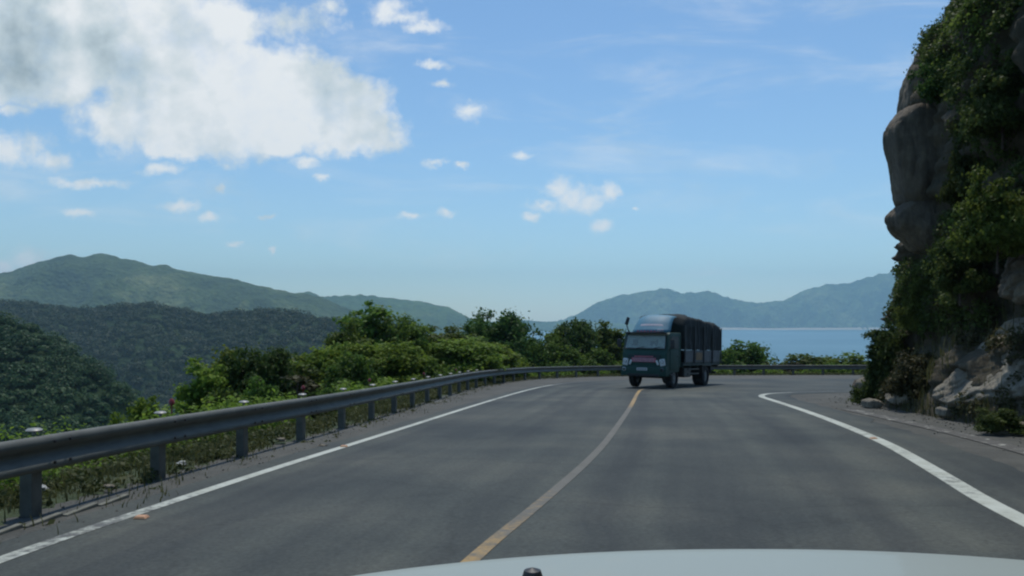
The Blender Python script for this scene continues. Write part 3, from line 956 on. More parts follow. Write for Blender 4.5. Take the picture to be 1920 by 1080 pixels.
tag(link('scrub', np_mesh('scrub', V, Q), M['leaf_light']), 'low tangled green scrub covering the slope below the guardrail', 'scrub', kind='stuff')

# grass verge under and behind the rail
def grass(name, pos, hmin, hmax, width, r):
    n = len(pos)
    a = r.uniform(0, 6.28, n); h = r.uniform(hmin, hmax, n); lean = r.uniform(.05, .6, n) * h
    side = np.stack([np.cos(a + 1.57), np.sin(a + 1.57), 0 * a], 1) * (width * r.uniform(.6, 1.4, n))[:, None]
    dirv = np.stack([np.cos(a), np.sin(a), 0 * a], 1)
    p0 = pos; p1 = pos + dirv * (lean * .35)[:, None] + np.array([0, 0, 1]) * (h * .62)[:, None]
    p2 = pos + dirv * lean[:, None] + np.array([0, 0, 1]) * (h * .95)[:, None]
    V = np.stack([p0 - side, p0 + side, p1 + side * .7, p1 - side * .7, p2 + side * .12, p2 - side * .12], 1).reshape(-1, 3)
    b = np.arange(n)[:, None] * 6
    Q = np.concatenate([b + np.array([0, 1, 2, 3]), b + np.array([3, 2, 4, 5])], 1).reshape(-1, 4)
    return V, Q
r = np.random.default_rng(5)
n = 52000
k = r.integers(10, len(RAIL) - 40, n); off = -.75 + 3.4 * r.beta(1.5, 1.6, n)
nr = -normals2(RAIL)
x = RAIL[k, 0] + nr[k, 0] * off + r.normal(size=n) * .2; y = RAIL[k, 1] + nr[k, 1] * off + r.normal(size=n) * .25
keep = (fbm(x * .8, y * .8, o=3, s=9) + np.clip(off, -.6, .8) * .75) > -.02
x, y = x[keep], y[keep]
V, Q = grass('grass', np.stack([x, y, ground_z(x, y) - .01], 1), .04, .20, .008, r)
tag(link('grass', np_mesh('grass', V, Q), M['grass']), 'uneven green and dry grass growing under the guardrail', 'grass', kind='stuff')

# broad-leaved weeds among the grass
r = np.random.default_rng(6)
n = 2600
k = r.integers(20, len(RAIL) - 40, n); off = -.45 + 3.2 * r.beta(1.4, 1.3, n)
x = RAIL[k, 0] + nr[k, 0] * off + r.normal(size=n) * .2; y = RAIL[k, 1] + nr[k, 1] * off + r.normal(size=n) * .25
h = np.clip(.10 + .16 * np.clip(off, 0, 2) * r.uniform(.3, 1.3, n), .06, .42)
d = r.normal(size=(n, 34, 3)); d /= np.linalg.norm(d, axis=2)[..., None]; d[..., 2] = np.abs(d[..., 2])
P_ = np.stack([x, y, ground_z(x, y)], 1)[:, None, :] + d * h[:, None, None] * r.uniform(.4, 1.1, (n, 34, 1)) * np.array([1.1, 1.1, .9])
V, Q = leaf_cloud(P_.reshape(-1, 3), .042, d.reshape(-1, 3), r=r)
tag(link('weeds', np_mesh('weeds', V, Q), M['weed']), 'low broad-leaved weeds along the left verge below the rail', 'weeds', kind='stuff')

# forest canopy over the near spur and the middle ridge
def canopy(G, n, size, rad_, per, r, ylim, name, lab):
    X, Y, Z = G
    nn_, mm_ = X.shape
    fi = r.uniform(0, nn_ - 1.001, n); fj = r.uniform(0, (mm_ - 1.001) * ylim, n)
    i, j = fi.astype(int), fj.astype(int); a, b = fi - i, fj - j
    def ip(Q): return Q[i, j] * (1 - a) * (1 - b) + Q[i + 1, j] * a * (1 - b) + Q[i, j + 1] * (1 - a) * b + Q[i + 1, j + 1] * a * b
    c = np.stack([ip(X), ip(Y), ip(Z)], 1)
    px = 960 + c[:, 0] / c[:, 1] * F
    c = c[(px > -160) & (px < 1000)]
    m_ = len(c)
    rr = rad_ * np.clip(r.lognormal(-.12, .48, m_), .35, 2.1)
    d = r.normal(size=(m_, per, 3)); d /= np.linalg.norm(d, axis=2)[..., None]; d[..., 2] = np.abs(d[..., 2]) * .95 - .1
    P_ = c[:, None, :] + np.array([0, 0, .25]) * rr[:, None, None] + d * rr[:, None, None] * r.uniform(.8, 1.05, (m_, per, 1)) * np.array([1, 1, .85])
    V, Q = leaf_cloud(P_.reshape(-1, 3), size, d.reshape(-1, 3), up=.7, aspect=1.2, r=r, ow=2.2)
    tag(link(name, np_mesh(name, V, Q), M['forest']), lab, 'forest', kind='stuff')
canopy(SPUR, 3800, .50, 2.0, 170, np.random.default_rng(1), .72, 'forest', 'dark green forest covering the near hillside at the left edge')
canopy(RID, 11000, 1.7, 4.4, 78, np.random.default_rng(2), .66, 'forest', 'dark bluish forest covering the low ridge in the middle distance')

vx, vy = np.meshgrid(np.linspace(-560, -25, 90), np.linspace(120, 700, 90), indexing='ij')
vx = vx * (vy / 700) ** .6
canopy((vx, vy, ground_z(vx, vy)), 5200, 1.3, 3.4, 60, np.random.default_rng(4), 1.0, 'forest', 'dark green forest filling the valley floor beyond the rail')

# ------------------------------------------------------------------ guardrail
rail_root = empty('guardrail', (float(RAIL[28, 0]), float(RAIL[28, 1]), float(road_z(RAIL[28, 0], RAIL[28, 1]))))
tag(rail_root, 'long grey W-beam steel guardrail curving along the outer edge of the road', 'guardrail')
rl = Vector(rail_root.location)
prof = [(-.035, .70), (-.01, .722), (.022, .718), (.048, .685), (.048, .635), (-.03, .585), (-.035, .565), (-.035, .545), (-.03, .525), (.045, .475), (.045, .43), (.035, .40), (-.02, .392)]
nrm = normals2(RAIL)
V = []
for p, q in zip(RAIL, nrm):
    for (o, h) in prof:
        x, y = p + q * (o + .10)
        V.append((x - rl.x, y - rl.y, float(road_z(*p)) + h + .02 - rl.z))
me = np_mesh('beam', V, grid_faces(len(RAIL), len(prof))[:, ::-1], True)
beam = link('beam', me, M['galv'], rail_root)
so = beam.modifiers.new('thickness', 'SOLIDIFY'); so.thickness = .006
# splice bolts on the beam
s = np.r_[0, np.cumsum(np.linalg.norm(np.diff(RAIL, axis=0), axis=1))]
def rail_at(dist):
    x, y = np.interp(dist, s, RAIL[:, 0]), np.interp(dist, s, RAIL[:, 1])
    k = int(np.clip(np.searchsorted(s, dist), 1, len(RAIL) - 1))
    return x, y, nrm[k]
# first seen post stands at y = 7.4
s0 = float(np.interp(7.4, RAIL[:, 1], s[:])) if False else float(s[np.argmin(np.abs(RAIL[:, 1] - 7.4) + (RAIL[:, 0] > 0) * 99)])
post_b = MB().box((0, 0, .16), (.12, .15, 1.04), .008)
post_me = post_b.build('post', M['galv_post']).data
bpy.data.objects.remove(bpy.data.objects['post'])
blk = MB().box((.03, 0, .57), (.07, .10, .26), .01)
blk_o = blk.build('spacer_block', M['galv_post']); blk_me = blk_o.data; bpy.data.objects.remove(blk_o)
cap = MB().lathe([(.735, 0.0), (.735, .02), (.765, .02), (.765, .065), (.775, .074), (.79, .055), (.798, 0.0)], 'z', n=16)
cap_o = cap.build('reflector_cap', M['cap_white'], None, True); cap_me = cap_o.data; bpy.data.objects.remove(cap_o)
red = MB().box((0, 0, .74), (.012, .012, .12)).lathe([(.79, .0), (.79, .012), (.82, .04), (.86, .034), (.89, 0.0)], 'z', n=12)
red_o = red.build('red_marker', M['red'], None, True); red_me = red_o.data; bpy.data.objects.remove(red_o)
bolt_o = MB().lathe([(0, .016), (.012, .016), (.016, 0)], 'x', n=8).build('bolt', M['black']); bolt_me = bolt_o.data; bpy.data.objects.remove(bolt_o)
dist = s0 - 2.25 * 6
kp = -6
while dist < s[-1] - 1:
    x, y, q = rail_at(dist)
    rz = math.atan2(q[1], q[0])
    loc = Vector((x - rl.x, y - rl.y, float(road_z(x, y)) - rl.z))
    o = bpy.data.objects.new('post', post_me); COL.objects.link(o); o.parent = rail_root; o.location = loc; o.rotation_euler = (0, 0, rz)
    if kp >= -1 and kp < 30:
        b_ = bpy.data.objects.new('spacer_block', blk_me); COL.objects.link(b_); b_.parent = o
    if -2 <= kp < 14:
        c_ = bpy.data.objects.new('reflector_cap', cap_me); COL.objects.link(c_); c_.parent = rail_root; c_.location = loc + Vector((float(q[0]) * .03, float(q[1]) * .03, .02)); c_.rotation_euler = (0, 0, rz)
    if kp in (1, 3, 5, 8, 11):
        xr, yr, q2 = rail_at(dist + .75)
        c_ = bpy.data.objects.new('red_marker', red_me); COL.objects.link(c_); c_.parent = rail_root
        c_.location = Vector((xr - rl.x - q2[0] * .25, yr - rl.y - q2[1] * .25, float(road_z(xr, yr)) - rl.z + .04))
    if -1 <= kp < 18:
        for da in (-.12, .12):
            xa, ya, qa = rail_at(dist + .25 + da)
            for hh in (.66, .46):
                bo = bpy.data.objects.new('bolt', bolt_me); COL.objects.link(bo); bo.parent = beam; bo.rotation_euler = (0, 0, math.atan2(qa[1], qa[0]))
                bo.location = (xa + qa[0] * .146 - rl.x, ya + qa[1] * .146 - rl.y, float(road_z(xa, ya)) + hh + .02 - rl.z)
    dist += 2.25; kp += 1

# ------------------------------------------------------------------ cliff
r = np.random.default_rng(3)
fp = param(FOOT, 420)
nf = -normals2(fp)          # towards the road is left of travel
H = 17.5
hv = np.concatenate([np.linspace(0, 5, 70), np.linspace(5.1, H, 110)])
sF = np.r_[0, np.cumsum(np.linalg.norm(np.diff(fp, axis=0), axis=1))]
S_, HH = np.meshgrid(sF, hv, indexing='ij')
# setback from the foot by height (positive = back into the hill)
back = np.interp(HH, [0, .3, 1.2, 2.2, 3.4, 4.6, 6, 8.5, 10.2, 11.5, 12.7, 15, H], [0, .2, .95, 1.45, 1.7, 1.85, 1.9, 1.75, 1.8, 2.45, 3.4, 5.8, 9.0])
rock = fbm(S_ * .28, HH * .30, o=6, s=21, ridged=True)
lump = fbm(S_ * .9, HH * 1.0, o=5, s=33)
crag = np.abs(((HH * .55 + S_ * .12 + .8 * lump + .25 * rock) % 1.0) - .5) * 2
disp = -(rock * .55 + lump * .35 + (crag - .5) * .45 + .22 * fbm(S_ * 2.6, HH * 2.6, o=4, s=71, ridged=True)) * np.clip(HH / 1.5, .12, 1)
X = fp[:, 0][:, None] - nf[:, 0][:, None] * (back + disp)
Y = fp[:, 1][:, None] - nf[:, 1][:, None] * (back + disp)
Z = road_z(fp[:, 0], fp[:, 1])[:, None] + HH - .12
CL = (X, Y, Z)
me = np_mesh('cliff', np.stack([X, Y, Z], -1).reshape(-1, 3), grid_faces(len(fp), len(hv))[:, ::-1], True)
tag(link('cliff', me, M['cliff']), 'steep dark overgrown rock cliff rising at the right of the road', 'cliff', kind='structure')

def stone(name, outline, yc, depth, mat, label, seed, amp=.12, cat='rock', group=None, yshift=0.0, n=110, m_=60, flat=.5, tilt=(0, 0, 0)):
    """outline in photo (px, py) as seen; given its real size at distance yc and a real thickness"""
    o = np.array(outline, float)
    xs = (o[:, 0] - 960) / F * yc; zs = CAMZ + (HY - o[:, 1]) / F * yc
    c = np.array([xs.mean(), zs.mean()])
    a = np.arctan2(zs - c[1], xs - c[0]); rr = np.hypot(xs - c[0], zs - c[1])
    k = np.argsort(a); a, rr = a[k], rr[k]
    a = np.r_[a[-1] - 2 * np.pi, a, a[0] + 2 * np.pi]; rr = np.r_[rr[-1], rr, rr[0]]
    th = np.linspace(-np.pi, np.pi, n, endpoint=False)
    R_ = np.interp(th, a, rr)
    ph = np.linspace(-np.pi / 2, np.pi / 2, m_)
    V = []
    for p in ph:
        cs = max(0.0, math.cos(p)) ** flat
        for t_, q in zip(th, R_):
            V.append((math.cos(t_) * q * cs, depth * math.sin(p), math.sin(t_) * q * cs))
    V = np.array(V)
    nz = fbm(V[:, 0] * 1.1 + seed, V[:, 1] * .8, V[:, 2] * 1.1, o=5, s=seed)
    nz2 = fbm(V[:, 0] * .6 + seed, V[:, 1] * .6, V[:, 2] * .45, o=4, s=seed + 9, ridged=True)
    led = np.abs(((V[:, 2] + .35 * V[:, 0] + .5 * nz) * 1.3 + seed) % 1.0 - .5)
    ln = np.linalg.norm(V, axis=1)[:, None] + 1e-6
    fine = fbm(V[:, 0] * 3.2 + seed, V[:, 1] * 3.2, V[:, 2] * 3.2, o=4, s=seed + 3, ridged=True)
    V = V + V / ln * (fine * amp * .35 + nz * amp * 1.3 + (nz2 - .3) * amp * 1.2 - np.clip(.08 - led, 0, 1) * amp * 6)[:, None]
    Q = []
    for i in range(m_ - 1):
        for k in range(n):
            k2 = (k + 1) % n
            Q.append((i * n + k, i * n + k2, (i + 1) * n + k2, (i + 1) * n + k))
    me = np_mesh(name, V, np.array(Q), True)
    ob = link(name, me, mat)
    ob.location = (c[0], yc + yshift, c[1])
    ob.rotation_euler = tuple(R(t_) for t_ in tilt)
    return tag(ob, label, cat, group)

def block(name, outline, yc, front, mat, label, seed, amp=.10, chamfer=.35, back_=.25, cat='rock', n=150, m_=110):
    """an angular rock: the outline's edges become side planes, `front` planes cut its face; given real size at distance yc"""
    o = np.array(outline, float)
    xs = (o[:, 0] - 960) / F * yc; zs = CAMZ + (HY - o[:, 1]) / F * yc
    c = np.array([xs.mean(), zs.mean()])
    planes = []
    k = len(xs)
    area = sum(xs[i] * zs[(i + 1) % k] - xs[(i + 1) % k] * zs[i] for i in range(k))
    sg = 1 if area > 0 else -1
    for i in range(k):
        ex, ez = xs[(i + 1) % k] - xs[i], zs[(i + 1) % k] - zs[i]
        nn_ = np.array([ez, 0, -ex]) * sg; nn_ /= np.linalg.norm(nn_)
        dd = nn_[0] * (xs[i] - c[0]) + nn_[2] * (zs[i] - c[1])
        planes.append((nn_, max(dd, .15)))
        for cz in (chamfer,):
            n2 = nn_ + np.array([0, -1.0, 0]); n2 /= np.linalg.norm(n2)
            planes.append((n2, (max(dd, .15) + front[0][1] * 1.0 - cz) / math.sqrt(2)))
    for (nv_, dd) in front:
        nv_ = np.array(nv_, float); planes.append((nv_ / np.linalg.norm(nv_), dd))
    planes.append((np.array([0, 1.0, 0]), back_))
    th = np.linspace(-np.pi, np.pi, n, endpoint=False); ph = np.linspace(-np.pi / 2, np.pi / 2, m_)
    PH, TH = np.meshgrid(ph, th, indexing='ij')
    D = np.stack([np.cos(PH) * np.cos(TH), np.sin(PH), np.cos(PH) * np.sin(TH)], -1).reshape(-1, 3)
    inv = np.zeros(len(D))
    for (nv_, dd) in planes:
        inv += np.clip(D @ nv_ / dd, 0, None) ** 22
    rad_ = inv ** (-1 / 22)
    V = D * rad_[:, None]
    big = fbm(V[:, 0] * .8 + seed, V[:, 1] * .8, V[:, 2] * .55, o=5, s=seed, ridged=True)
    fin = fbm(V[:, 0] * 4 + seed, V[:, 1] * 4, V[:, 2] * 2.4, o=5, s=seed + 5)
    crk = np.abs(fbm(V[:, 0] * .9, V[:, 1] * .9 + seed, V[:, 2] * .5, o=4, s=seed + 8))
    V = V + D * ((big - .3) * amp + fin * amp * .55 - np.clip(.05 - crk, 0, 1) * amp * 9)[:, None]
    Q = []
    for i in range(m_ - 1):
        for q in range(n):
            q2 = (q + 1) % n
            Q.append((i * n + q, i * n + q2, (i + 1) * n + q2, (i + 1) * n + q))
    ob = link(name, np_mesh(name, V, np.array(Q), True), mat)
    ob.location = (c[0], yc, c[1])
    return tag(ob, label, cat)
block('boulder', [(1692, 205), (1660, 236), (1656, 262), (1668, 330), (1681, 384), (1730, 398), (1800, 372), (1850, 300), (1840, 230), (1770, 202)],
      24.0, [((-.25, -1, .10), 1.0), ((-.75, -.8, -.05), 1.35), ((.35, -1, .25), 1.25), ((.1, -1, -.45), 1.25)], M['rock'], 'big smooth overhanging boulder jutting out high on the cliff against the sky', 61, .10)
block('boulder', [(1690, 378), (1664, 407), (1668, 428), (1692, 456), (1712, 474), (1760, 480), (1810, 440), (1800, 395), (1740, 372)],
      24.0, [((-.2, -1, .35), .95), ((-.6, -.8, -.5), 1.05), ((.3, -1, -.3), 1.1)], M['rock'], 'lower chin-shaped boulder tucked under the big overhanging one', 63, .09, chamfer=.25)

block('rock_outcrop', [(1690, 208), (1694, 178), (1700, 150), (1716, 112), (1742, 62), (1790, 70), (1830, 140), (1800, 210), (1740, 214)],
      24.6, [((-.5, -1, .35), .55), ((.1, -1, .1), .75), ((-.8, -.6, .5), .9)], M['rock'], 'dark jagged rock on the cliff edge above the overhanging boulder', 69, .17, chamfer=.1)

def patch(name, y0, y1, h0, h1, thick, mat, label, seed, na=90, nb=70, tilt=0.0):
    """bedrock showing through the slope: follows the cliff surface and stands out of it with broken edges and cracks"""
    i0, i1 = [int(np.argmin(np.abs(fp[:, 1] - q))) for q in (y0, y1)]
    a = np.linspace(0, 1, na)[:, None] * np.ones((1, nb)); b_ = np.ones((na, 1)) * np.linspace(0, 1, nb)[None]
    fi = i0 + a * (i1 - i0); hh = h0 + b_ * (h1 - h0)
    base = np.interp(hh, hv, back[0])
    ii = fi.astype(int); fr_ = fi - ii; ii2 = np.minimum(ii + 1, len(fp) - 1)
    px_ = fp[ii, 0] * (1 - fr_) + fp[ii2, 0] * fr_; py_ = fp[ii, 1] * (1 - fr_) + fp[ii2, 1] * fr_
    nx_ = nf[ii, 0]; ny_ = nf[ii, 1]
    u_, v_ = (a - .5) * 2, (b_ - .5) * 2
    ed = 1 - (np.abs(u_ + tilt * v_) ** 2.6 + np.abs(v_) ** 2.6) ** (1 / 2.6) + .30 * fbm(a * 3 + seed, b_ * 3, o=4, s=seed)
    t_ = np.clip(ed / .22, -.6, 1)
    t_ = np.where(t_ > 0, t_ ** .6, t_)
    cr = np.abs(fbm(a * 2.2 + b_ * 1.2, b_ * 3.0 + seed, o=4, s=seed + 2))
    fac = np.floor((a * 2.1 + b_ * 2.6 + .9 * fbm(a * 2, b_ * 2, o=3, s=seed + 4)) * 1.5)
    step = _hash(fac, fac * 0, fac * 0, seed) - .5
    off = thick * t_ + (step * .22 + .10 * fbm(a * 9, b_ * 9, o=4, s=seed + 6, ridged=True)) * np.clip(t_, 0, 1) * thick * 1.3 - np.clip(.06 - cr, 0, 1) * 2.2 * thick
    off = off - base
    X_ = px_ + nx_ * off; Y_ = py_ + ny_ * off; Z_ = road_z(px_, py_) + hh - .12
    c0 = np.array([X_.mean(), Y_.mean(), Z_.mean()])
    ob = link(name, np_mesh(name, (np.stack([X_, Y_, Z_], -1) - c0).reshape(-1, 3), grid_faces(na, nb)[:, ::-1], True), mat)
    ob.location = c0
    so_ = ob.modifiers.new('thickness', 'SOLIDIFY'); so_.thickness = .5; so_.offset = -1 if False else 1
    ob.modifiers.clear()
    return tag(ob, label, 'rock')
patch('rock_outcrop', 15.4, 20.0, .40, 2.45, .42, M['rock_pale'], 'pale grey sloping rock slab low on the cliff beside the road', 65, tilt=.35)
patch('rock_outcrop', 15.4, 18.4, 2.7, 5.0, .75, M['rock'], 'dark bulging rock above the pale slab at the right edge', 67)
patch('rock_outcrop', 21.2, 23.0, .25, 1.05, .30, M['rock_pale'], 'small pale rock face low on the slope left of the big slab', 68, na=50, nb=40)
for (px, py, w, h, d, lab, sd_) in ((1635, 757, 34, 16, 22.6, 'small pale boulder at the foot of the cliff beside the road', 71),
                                   (1630, 722, 34, 30, 24.6, 'upright pale rock at the corner of the cliff foot', 73),
                                   (1608, 722, 16, 22, 25.9, 'small dark rock at the cliff corner against the far road', 75),
                                   (1775, 772, 34, 16, 18.6, 'flat pale stone at the foot of the rock slab', 77),
                                   (1898, 805, 60, 30, 15.2, 'grey stone by the drain at the right edge', 81)):
    ol = [(px + w * .5 * math.cos(t_) * (1 + .2 * math.sin(3 * t_ + sd_)), py + h * .5 * math.sin(t_)) for t_ in np.linspace(0, 6.28, 14)[:-1]]
    stone('stone', ol, d, w * .5 / F * d * .9, M['rock_pale'] if sd_ != 75 else M['rock'], lab, sd_, .14 * w / F * d, 'stone', 'stones at the cliff foot', n=64, m_=40, flat=.3)

# vegetation mat on the cliff
def on_cliff(r, n, hlo, hhi, ylo=-2, yhi=34):
    i = r.integers(2, len(fp) - 2, n); j = r.integers(0, len(hv), n)
    p = np.stack([X[i, j], Y[i, j], Z[i, j]], 1); nn_ = np.stack([nf[i, 0], nf[i, 1], 0 * i + .55], 1)
    k = (hv[j] > hlo) & (hv[j] < hhi) & (p[:, 1] > max(ylo, 7)) & (p[:, 1] < yhi) & (p[:, 0] < 17)
    return p[k], nn_[k], hv[j][k]
def mat_of_leaves(name, r, n, hlo, hhi, thr, size, rad_, per, mat, lab, bare=True, ylo=-2, seed=0):
    p, nn_, h = on_cliff(r, n, hlo, hhi, ylo)
    msk = fbm(p[:, 1] * .35 + 5, p[:, 2] * .35, p[:, 0] * .2, o=4, s=50 + seed) > thr
    px = 960 + p[:, 0] / np.maximum(p[:, 1], 1) * F; py = HY - (p[:, 2] - CAMZ) / np.maximum(p[:, 1], 1) * F
    # the bare faces of the boulder, the slab and the roadside cut stay clear
    if bare:
        msk &= ~((px > 1640) & (px < 1800) & (py > 190) & (py < 400))
        msk &= ~((px < 1728) & (py > 40) & (py < 215))
        msk &= ~((px > 1640) & (px < 1765) & (py > 370) & (py < 500))
        msk &= ~((px > 1775 - (py - 700) * .35) & (px < 1905) & (py > 650) & (py < 742) & (p[:, 1] > 8))
        msk &= ~((px > 1875) & (py > 500) & (py < 630) & (p[:, 1] > 8))
    p, nn_ = p[msk], nn_[msk]
    m_ = len(p); rr = rad_ * r.uniform(.5, 1.3, m_)
    d = r.normal(size=(m_, per, 3)); d /= np.linalg.norm(d, axis=2)[..., None]
    d = d + nn_[:, None, :] * .7; d /= np.linalg.norm(d, axis=2)[..., None]
    P_ = p[:, None, :] + d * rr[:, None, None] * r.uniform(.35, 1.05, (m_, per, 1))
    V, Q = leaf_cloud(P_.reshape(-1, 3), size, d.reshape(-1, 3), r=r)
    tag(link(name, np_mesh(name, V, Q), M[mat]), lab, 'undergrowth', kind='stuff')
rc = np.random.default_rng(11)
mat_of_leaves('undergrowth', rc, 17000, 2.2, 17, -.32, .06, .34, 76, 'cliff_leaf', 'green creepers and leafy growth hanging over the cliff face', seed=1)
mat_of_leaves('undergrowth', rc, 5500, 3.0, 17, .12, .064, .42, 74, 'cliff_light', 'brighter green leafy growth in patches on the upper cliff', seed=2)
mat_of_leaves('undergrowth', rc, 15000, .3, 5.5, -.42, .055, .28, 60, 'leaf_dry', 'dry brownish scrub over the lower cliff slope', seed=3)

# individual shrubs on the cliff
for (px, py, wpx, hpx, d, kind, var, mat, lab) in (
        (1718, 560, 80, 120, 23.0, 'bush', 0, 'cliff_light', 'bright green shrub under the chin-shaped boulder on the cliff edge'),
        (1672, 700, 110, 150, 24.0, 'bush', 1, 'cliff_leaf', 'dark leafy shrub leaning out at the lower corner of the cliff'),
        (1660, 668, 85, 120, 24.5, 'loose', 1, 'leaf_dark', 'thin loose-leaved shrub standing out from the cliff against the sea'),
        (1720, 690, 130, 110, 21.5, 'bush', 2, 'leaf_dry', 'dry tangled shrub in the middle of the lower cliff'),
        (1612, 752, 40, 40, 25.2, 'bush', 3, 'cliff_leaf', 'low green tuft at the cliff foot beside the road'),
        (1830, 290, 120, 170, 21.0, 'bush', 3, 'cliff_leaf', 'big green shrub hanging beside the overhanging boulder'),
        (1870, 400, 150, 170, 17.0, 'bush', 0, 'cliff_light', 'bright yellowish green shrub at mid height near the right edge'),
        (1800, 480, 120, 140, 19.5, 'bush', 2, 'cliff_leaf', 'green shrub between the chin-shaped boulder and the dark bulging rock'),
        (1780, 130, 110, 120, 22.5, 'bush', 1, 'leaf_dark', 'dark green shrub near the top of the cliff'),
        (1795, 40, 90, 110, 23.5, 'bush', 2, 'cliff_leaf', 'olive shrub on the very top of the cliff at the skyline'),
        (1880, 180, 140, 150, 18.5, 'bush', 0, 'cliff_leaf', 'rounded green shrub high on the cliff by the right edge'),
        (1880, 785, 90, 50, 15.0, 'bush', 3, 'cliff_leaf', 'low green weed clump at the foot of the pale slab')):
    xx = (px - 960) / F * d; zb = CAMZ + (HY - py - hpx * .5) / F * d
    plant('sapling' if kind == 'sapling' else 'shrub', kind, var, mat, xx, d, zb, wpx / F * d * 1.1, hpx / F * d, lab, 'sapling' if kind == 'sapling' else 'shrub', 'shrubs growing on the cliff')

# long dry grass hanging on the cliff slope
rg = np.random.default_rng(21)
p_, n_, h_ = on_cliff(rg, 70000, .15, 12)
k_ = (fbm(p_[:, 1] * .6, p_[:, 2] * .6, p_[:, 0] * .3, o=3, s=88) > np.where(h_ < 5, -.25, .08))
px_ = 960 + p_[:, 0] / p_[:, 1] * F; py_ = HY - (p_[:, 2] - CAMZ) / p_[:, 1] * F
k_ &= ~((px_ < 1790) & (py_ > 195) & (py_ < 480)) & ~((px_ > 1790 - (py_ - 700) * .35) & (py_ > 650) & (py_ < 735))
k_ &= ~((px_ < 1705) & (py_ < 660)) & (py_ > 90)
p_, n_ = p_[k_], n_[k_]
V, Q = grass('grass', p_ + n_ * rg.uniform(-.05, .12, (len(p_), 1)), .15, .5, .010, rg)
tag(link('grass', np_mesh('grass', V, Q), M['grass']), 'long dry olive grass hanging over the cliff slope', 'grass', kind='stuff')

# rough weeds along the cliff foot
r = np.random.default_rng(15)
n = 9000
i = r.integers(60, len(fp) - 60, n); o_ = r.uniform(-.1, .9, n) ** 1.5
x = fp[i, 0] - nf[i, 0] * o_ + r.normal(size=n) * .1; y = fp[i, 1] - nf[i, 1] * o_ + r.normal(size=n) * .15
keep = fbm(x * .7, y * .7, o=3, s=19) > .0
x, y = x[keep], y[keep]
V, Q = grass('weeds', np.stack([x, y, road_z(x, y) + .45 * np.clip(o_[keep], 0, 1)], 1), .08, .38, .012, r)
tag(link('weeds', np_mesh('weeds', V, Q), M['leaf_dry']), 'dry straggling weeds along the foot of the cliff', 'weeds', kind='stuff')

# loose gravel, fallen soil and paint flakes on the right shoulder
def pebbles(name, pos, smin, smax, mat, lab, r):
    n = len(pos)
    base = np.array([(1, 0, 0), (0, 1, 0), (-1, 0, 0), (0, -1, 0), (0, 0, .7), (0, 0, -.5)], float)
    tri = np.array([(0, 1, 4), (1, 2, 4), (2, 3, 4), (3, 0, 4), (1, 0, 5), (2, 1, 5), (3, 2, 5), (0, 3, 5)])
    sc = r.uniform(smin, smax, (n, 1, 1)) * r.uniform(.6, 1.4, (n, 6, 3))
    V = (pos[:, None, :] + base[None] * sc).reshape(-1, 3)
    T = (np.arange(n)[:, None, None] * 6 + tri[None]).reshape(-1, 3)
    return tag(link(name, np_mesh(name, V, T), mat), lab, 'gravel', kind='stuff')
n = 1500
i = r.integers(40, len(fp) - 40, n); o_ = r.gamma(1.3, .35, n)
x = fp[i, 0] + nf[i, 0] * o_; y = fp[i, 1] + nf[i, 1] * o_
pebbles('gravel', np.stack([x, y, road_z(x, y) + .0], 1), .008, .028, M['gravel'], 'loose stones fallen on the shoulder at the cliff foot', r)
k = r.integers(20, 150, 900)
x = RAIL[k, 0] + r.uniform(-.1, .7, 900); y = RAIL[k, 1] + r.normal(size=900) * .3
pebbles('gravel', np.stack([x, y, road_z(x, y)], 1), .006, .02, M['gravel'], 'loose grit between the white line and the guardrail', r)

# worn pale flecks of an old line on the right shoulder (px, py of the near end)
RL2 = resample([(6.6, 7.9), (7.05, 9.3), (7.5, 10.6), (8.0, 12.6), (8.5, 15.5), (8.9, 19), (9.2, 22)], .12)
m, nt, N, L, b = new_mat('flaked_old_paint')
n1 = tex_noise(N, L, 3.2, 9, .8)
rr_ = ramp(N, L, n1.outputs['Fac'], [(.55, (.075, .073, .065)), (.60, (.40, .40, .35))])
L.new(rr_.outputs[0], b.inputs['Base Color']); b.inputs['Roughness'].default_value = .85
strip('edge_line', RL2, (-.18, .0, .18), .005, m)

# concrete drain lip by the near left verge, litter, road studs
lip = RAIL[(RAIL[:, 1] > 6.2) & (RAIL[:, 1] < 8.9)]
b_ = MB()
pn = normals2(lip)
for p, q, p2 in zip(lip[:-1], pn[:-1], lip[1:]):
    mx = (p + p2) / 2 + q * (.28 + .10 * math.sin(p[1] * .9))
    dd = p2 - p
    b_.box((mx[0], mx[1], float(road_z(*mx)) - .005), (.06, float(np.linalg.norm(dd)) * 1.02, .05), .01, Matrix.Rotation(math.atan2(dd[1], dd[0]) - math.pi / 2, 3, 'Z'))
tag(b_.build('drain_lip', M['concrete']), 'stained concrete drain lip at the foot of the nearest guardrail post', 'drain edge')
LIT = [(72, 930, .07, 'crumpled white litter beside the nearest guardrail post'), (340, 878, .05, 'white litter in the grass right of the second post'),
       (205, 922, .045, 'pale stone chip at the end of the drain lip'), (528, 832, .06, 'pale rubble beside the fourth post'), (605, 836, .05, 'pale stone on the gravel near the fifth post')]
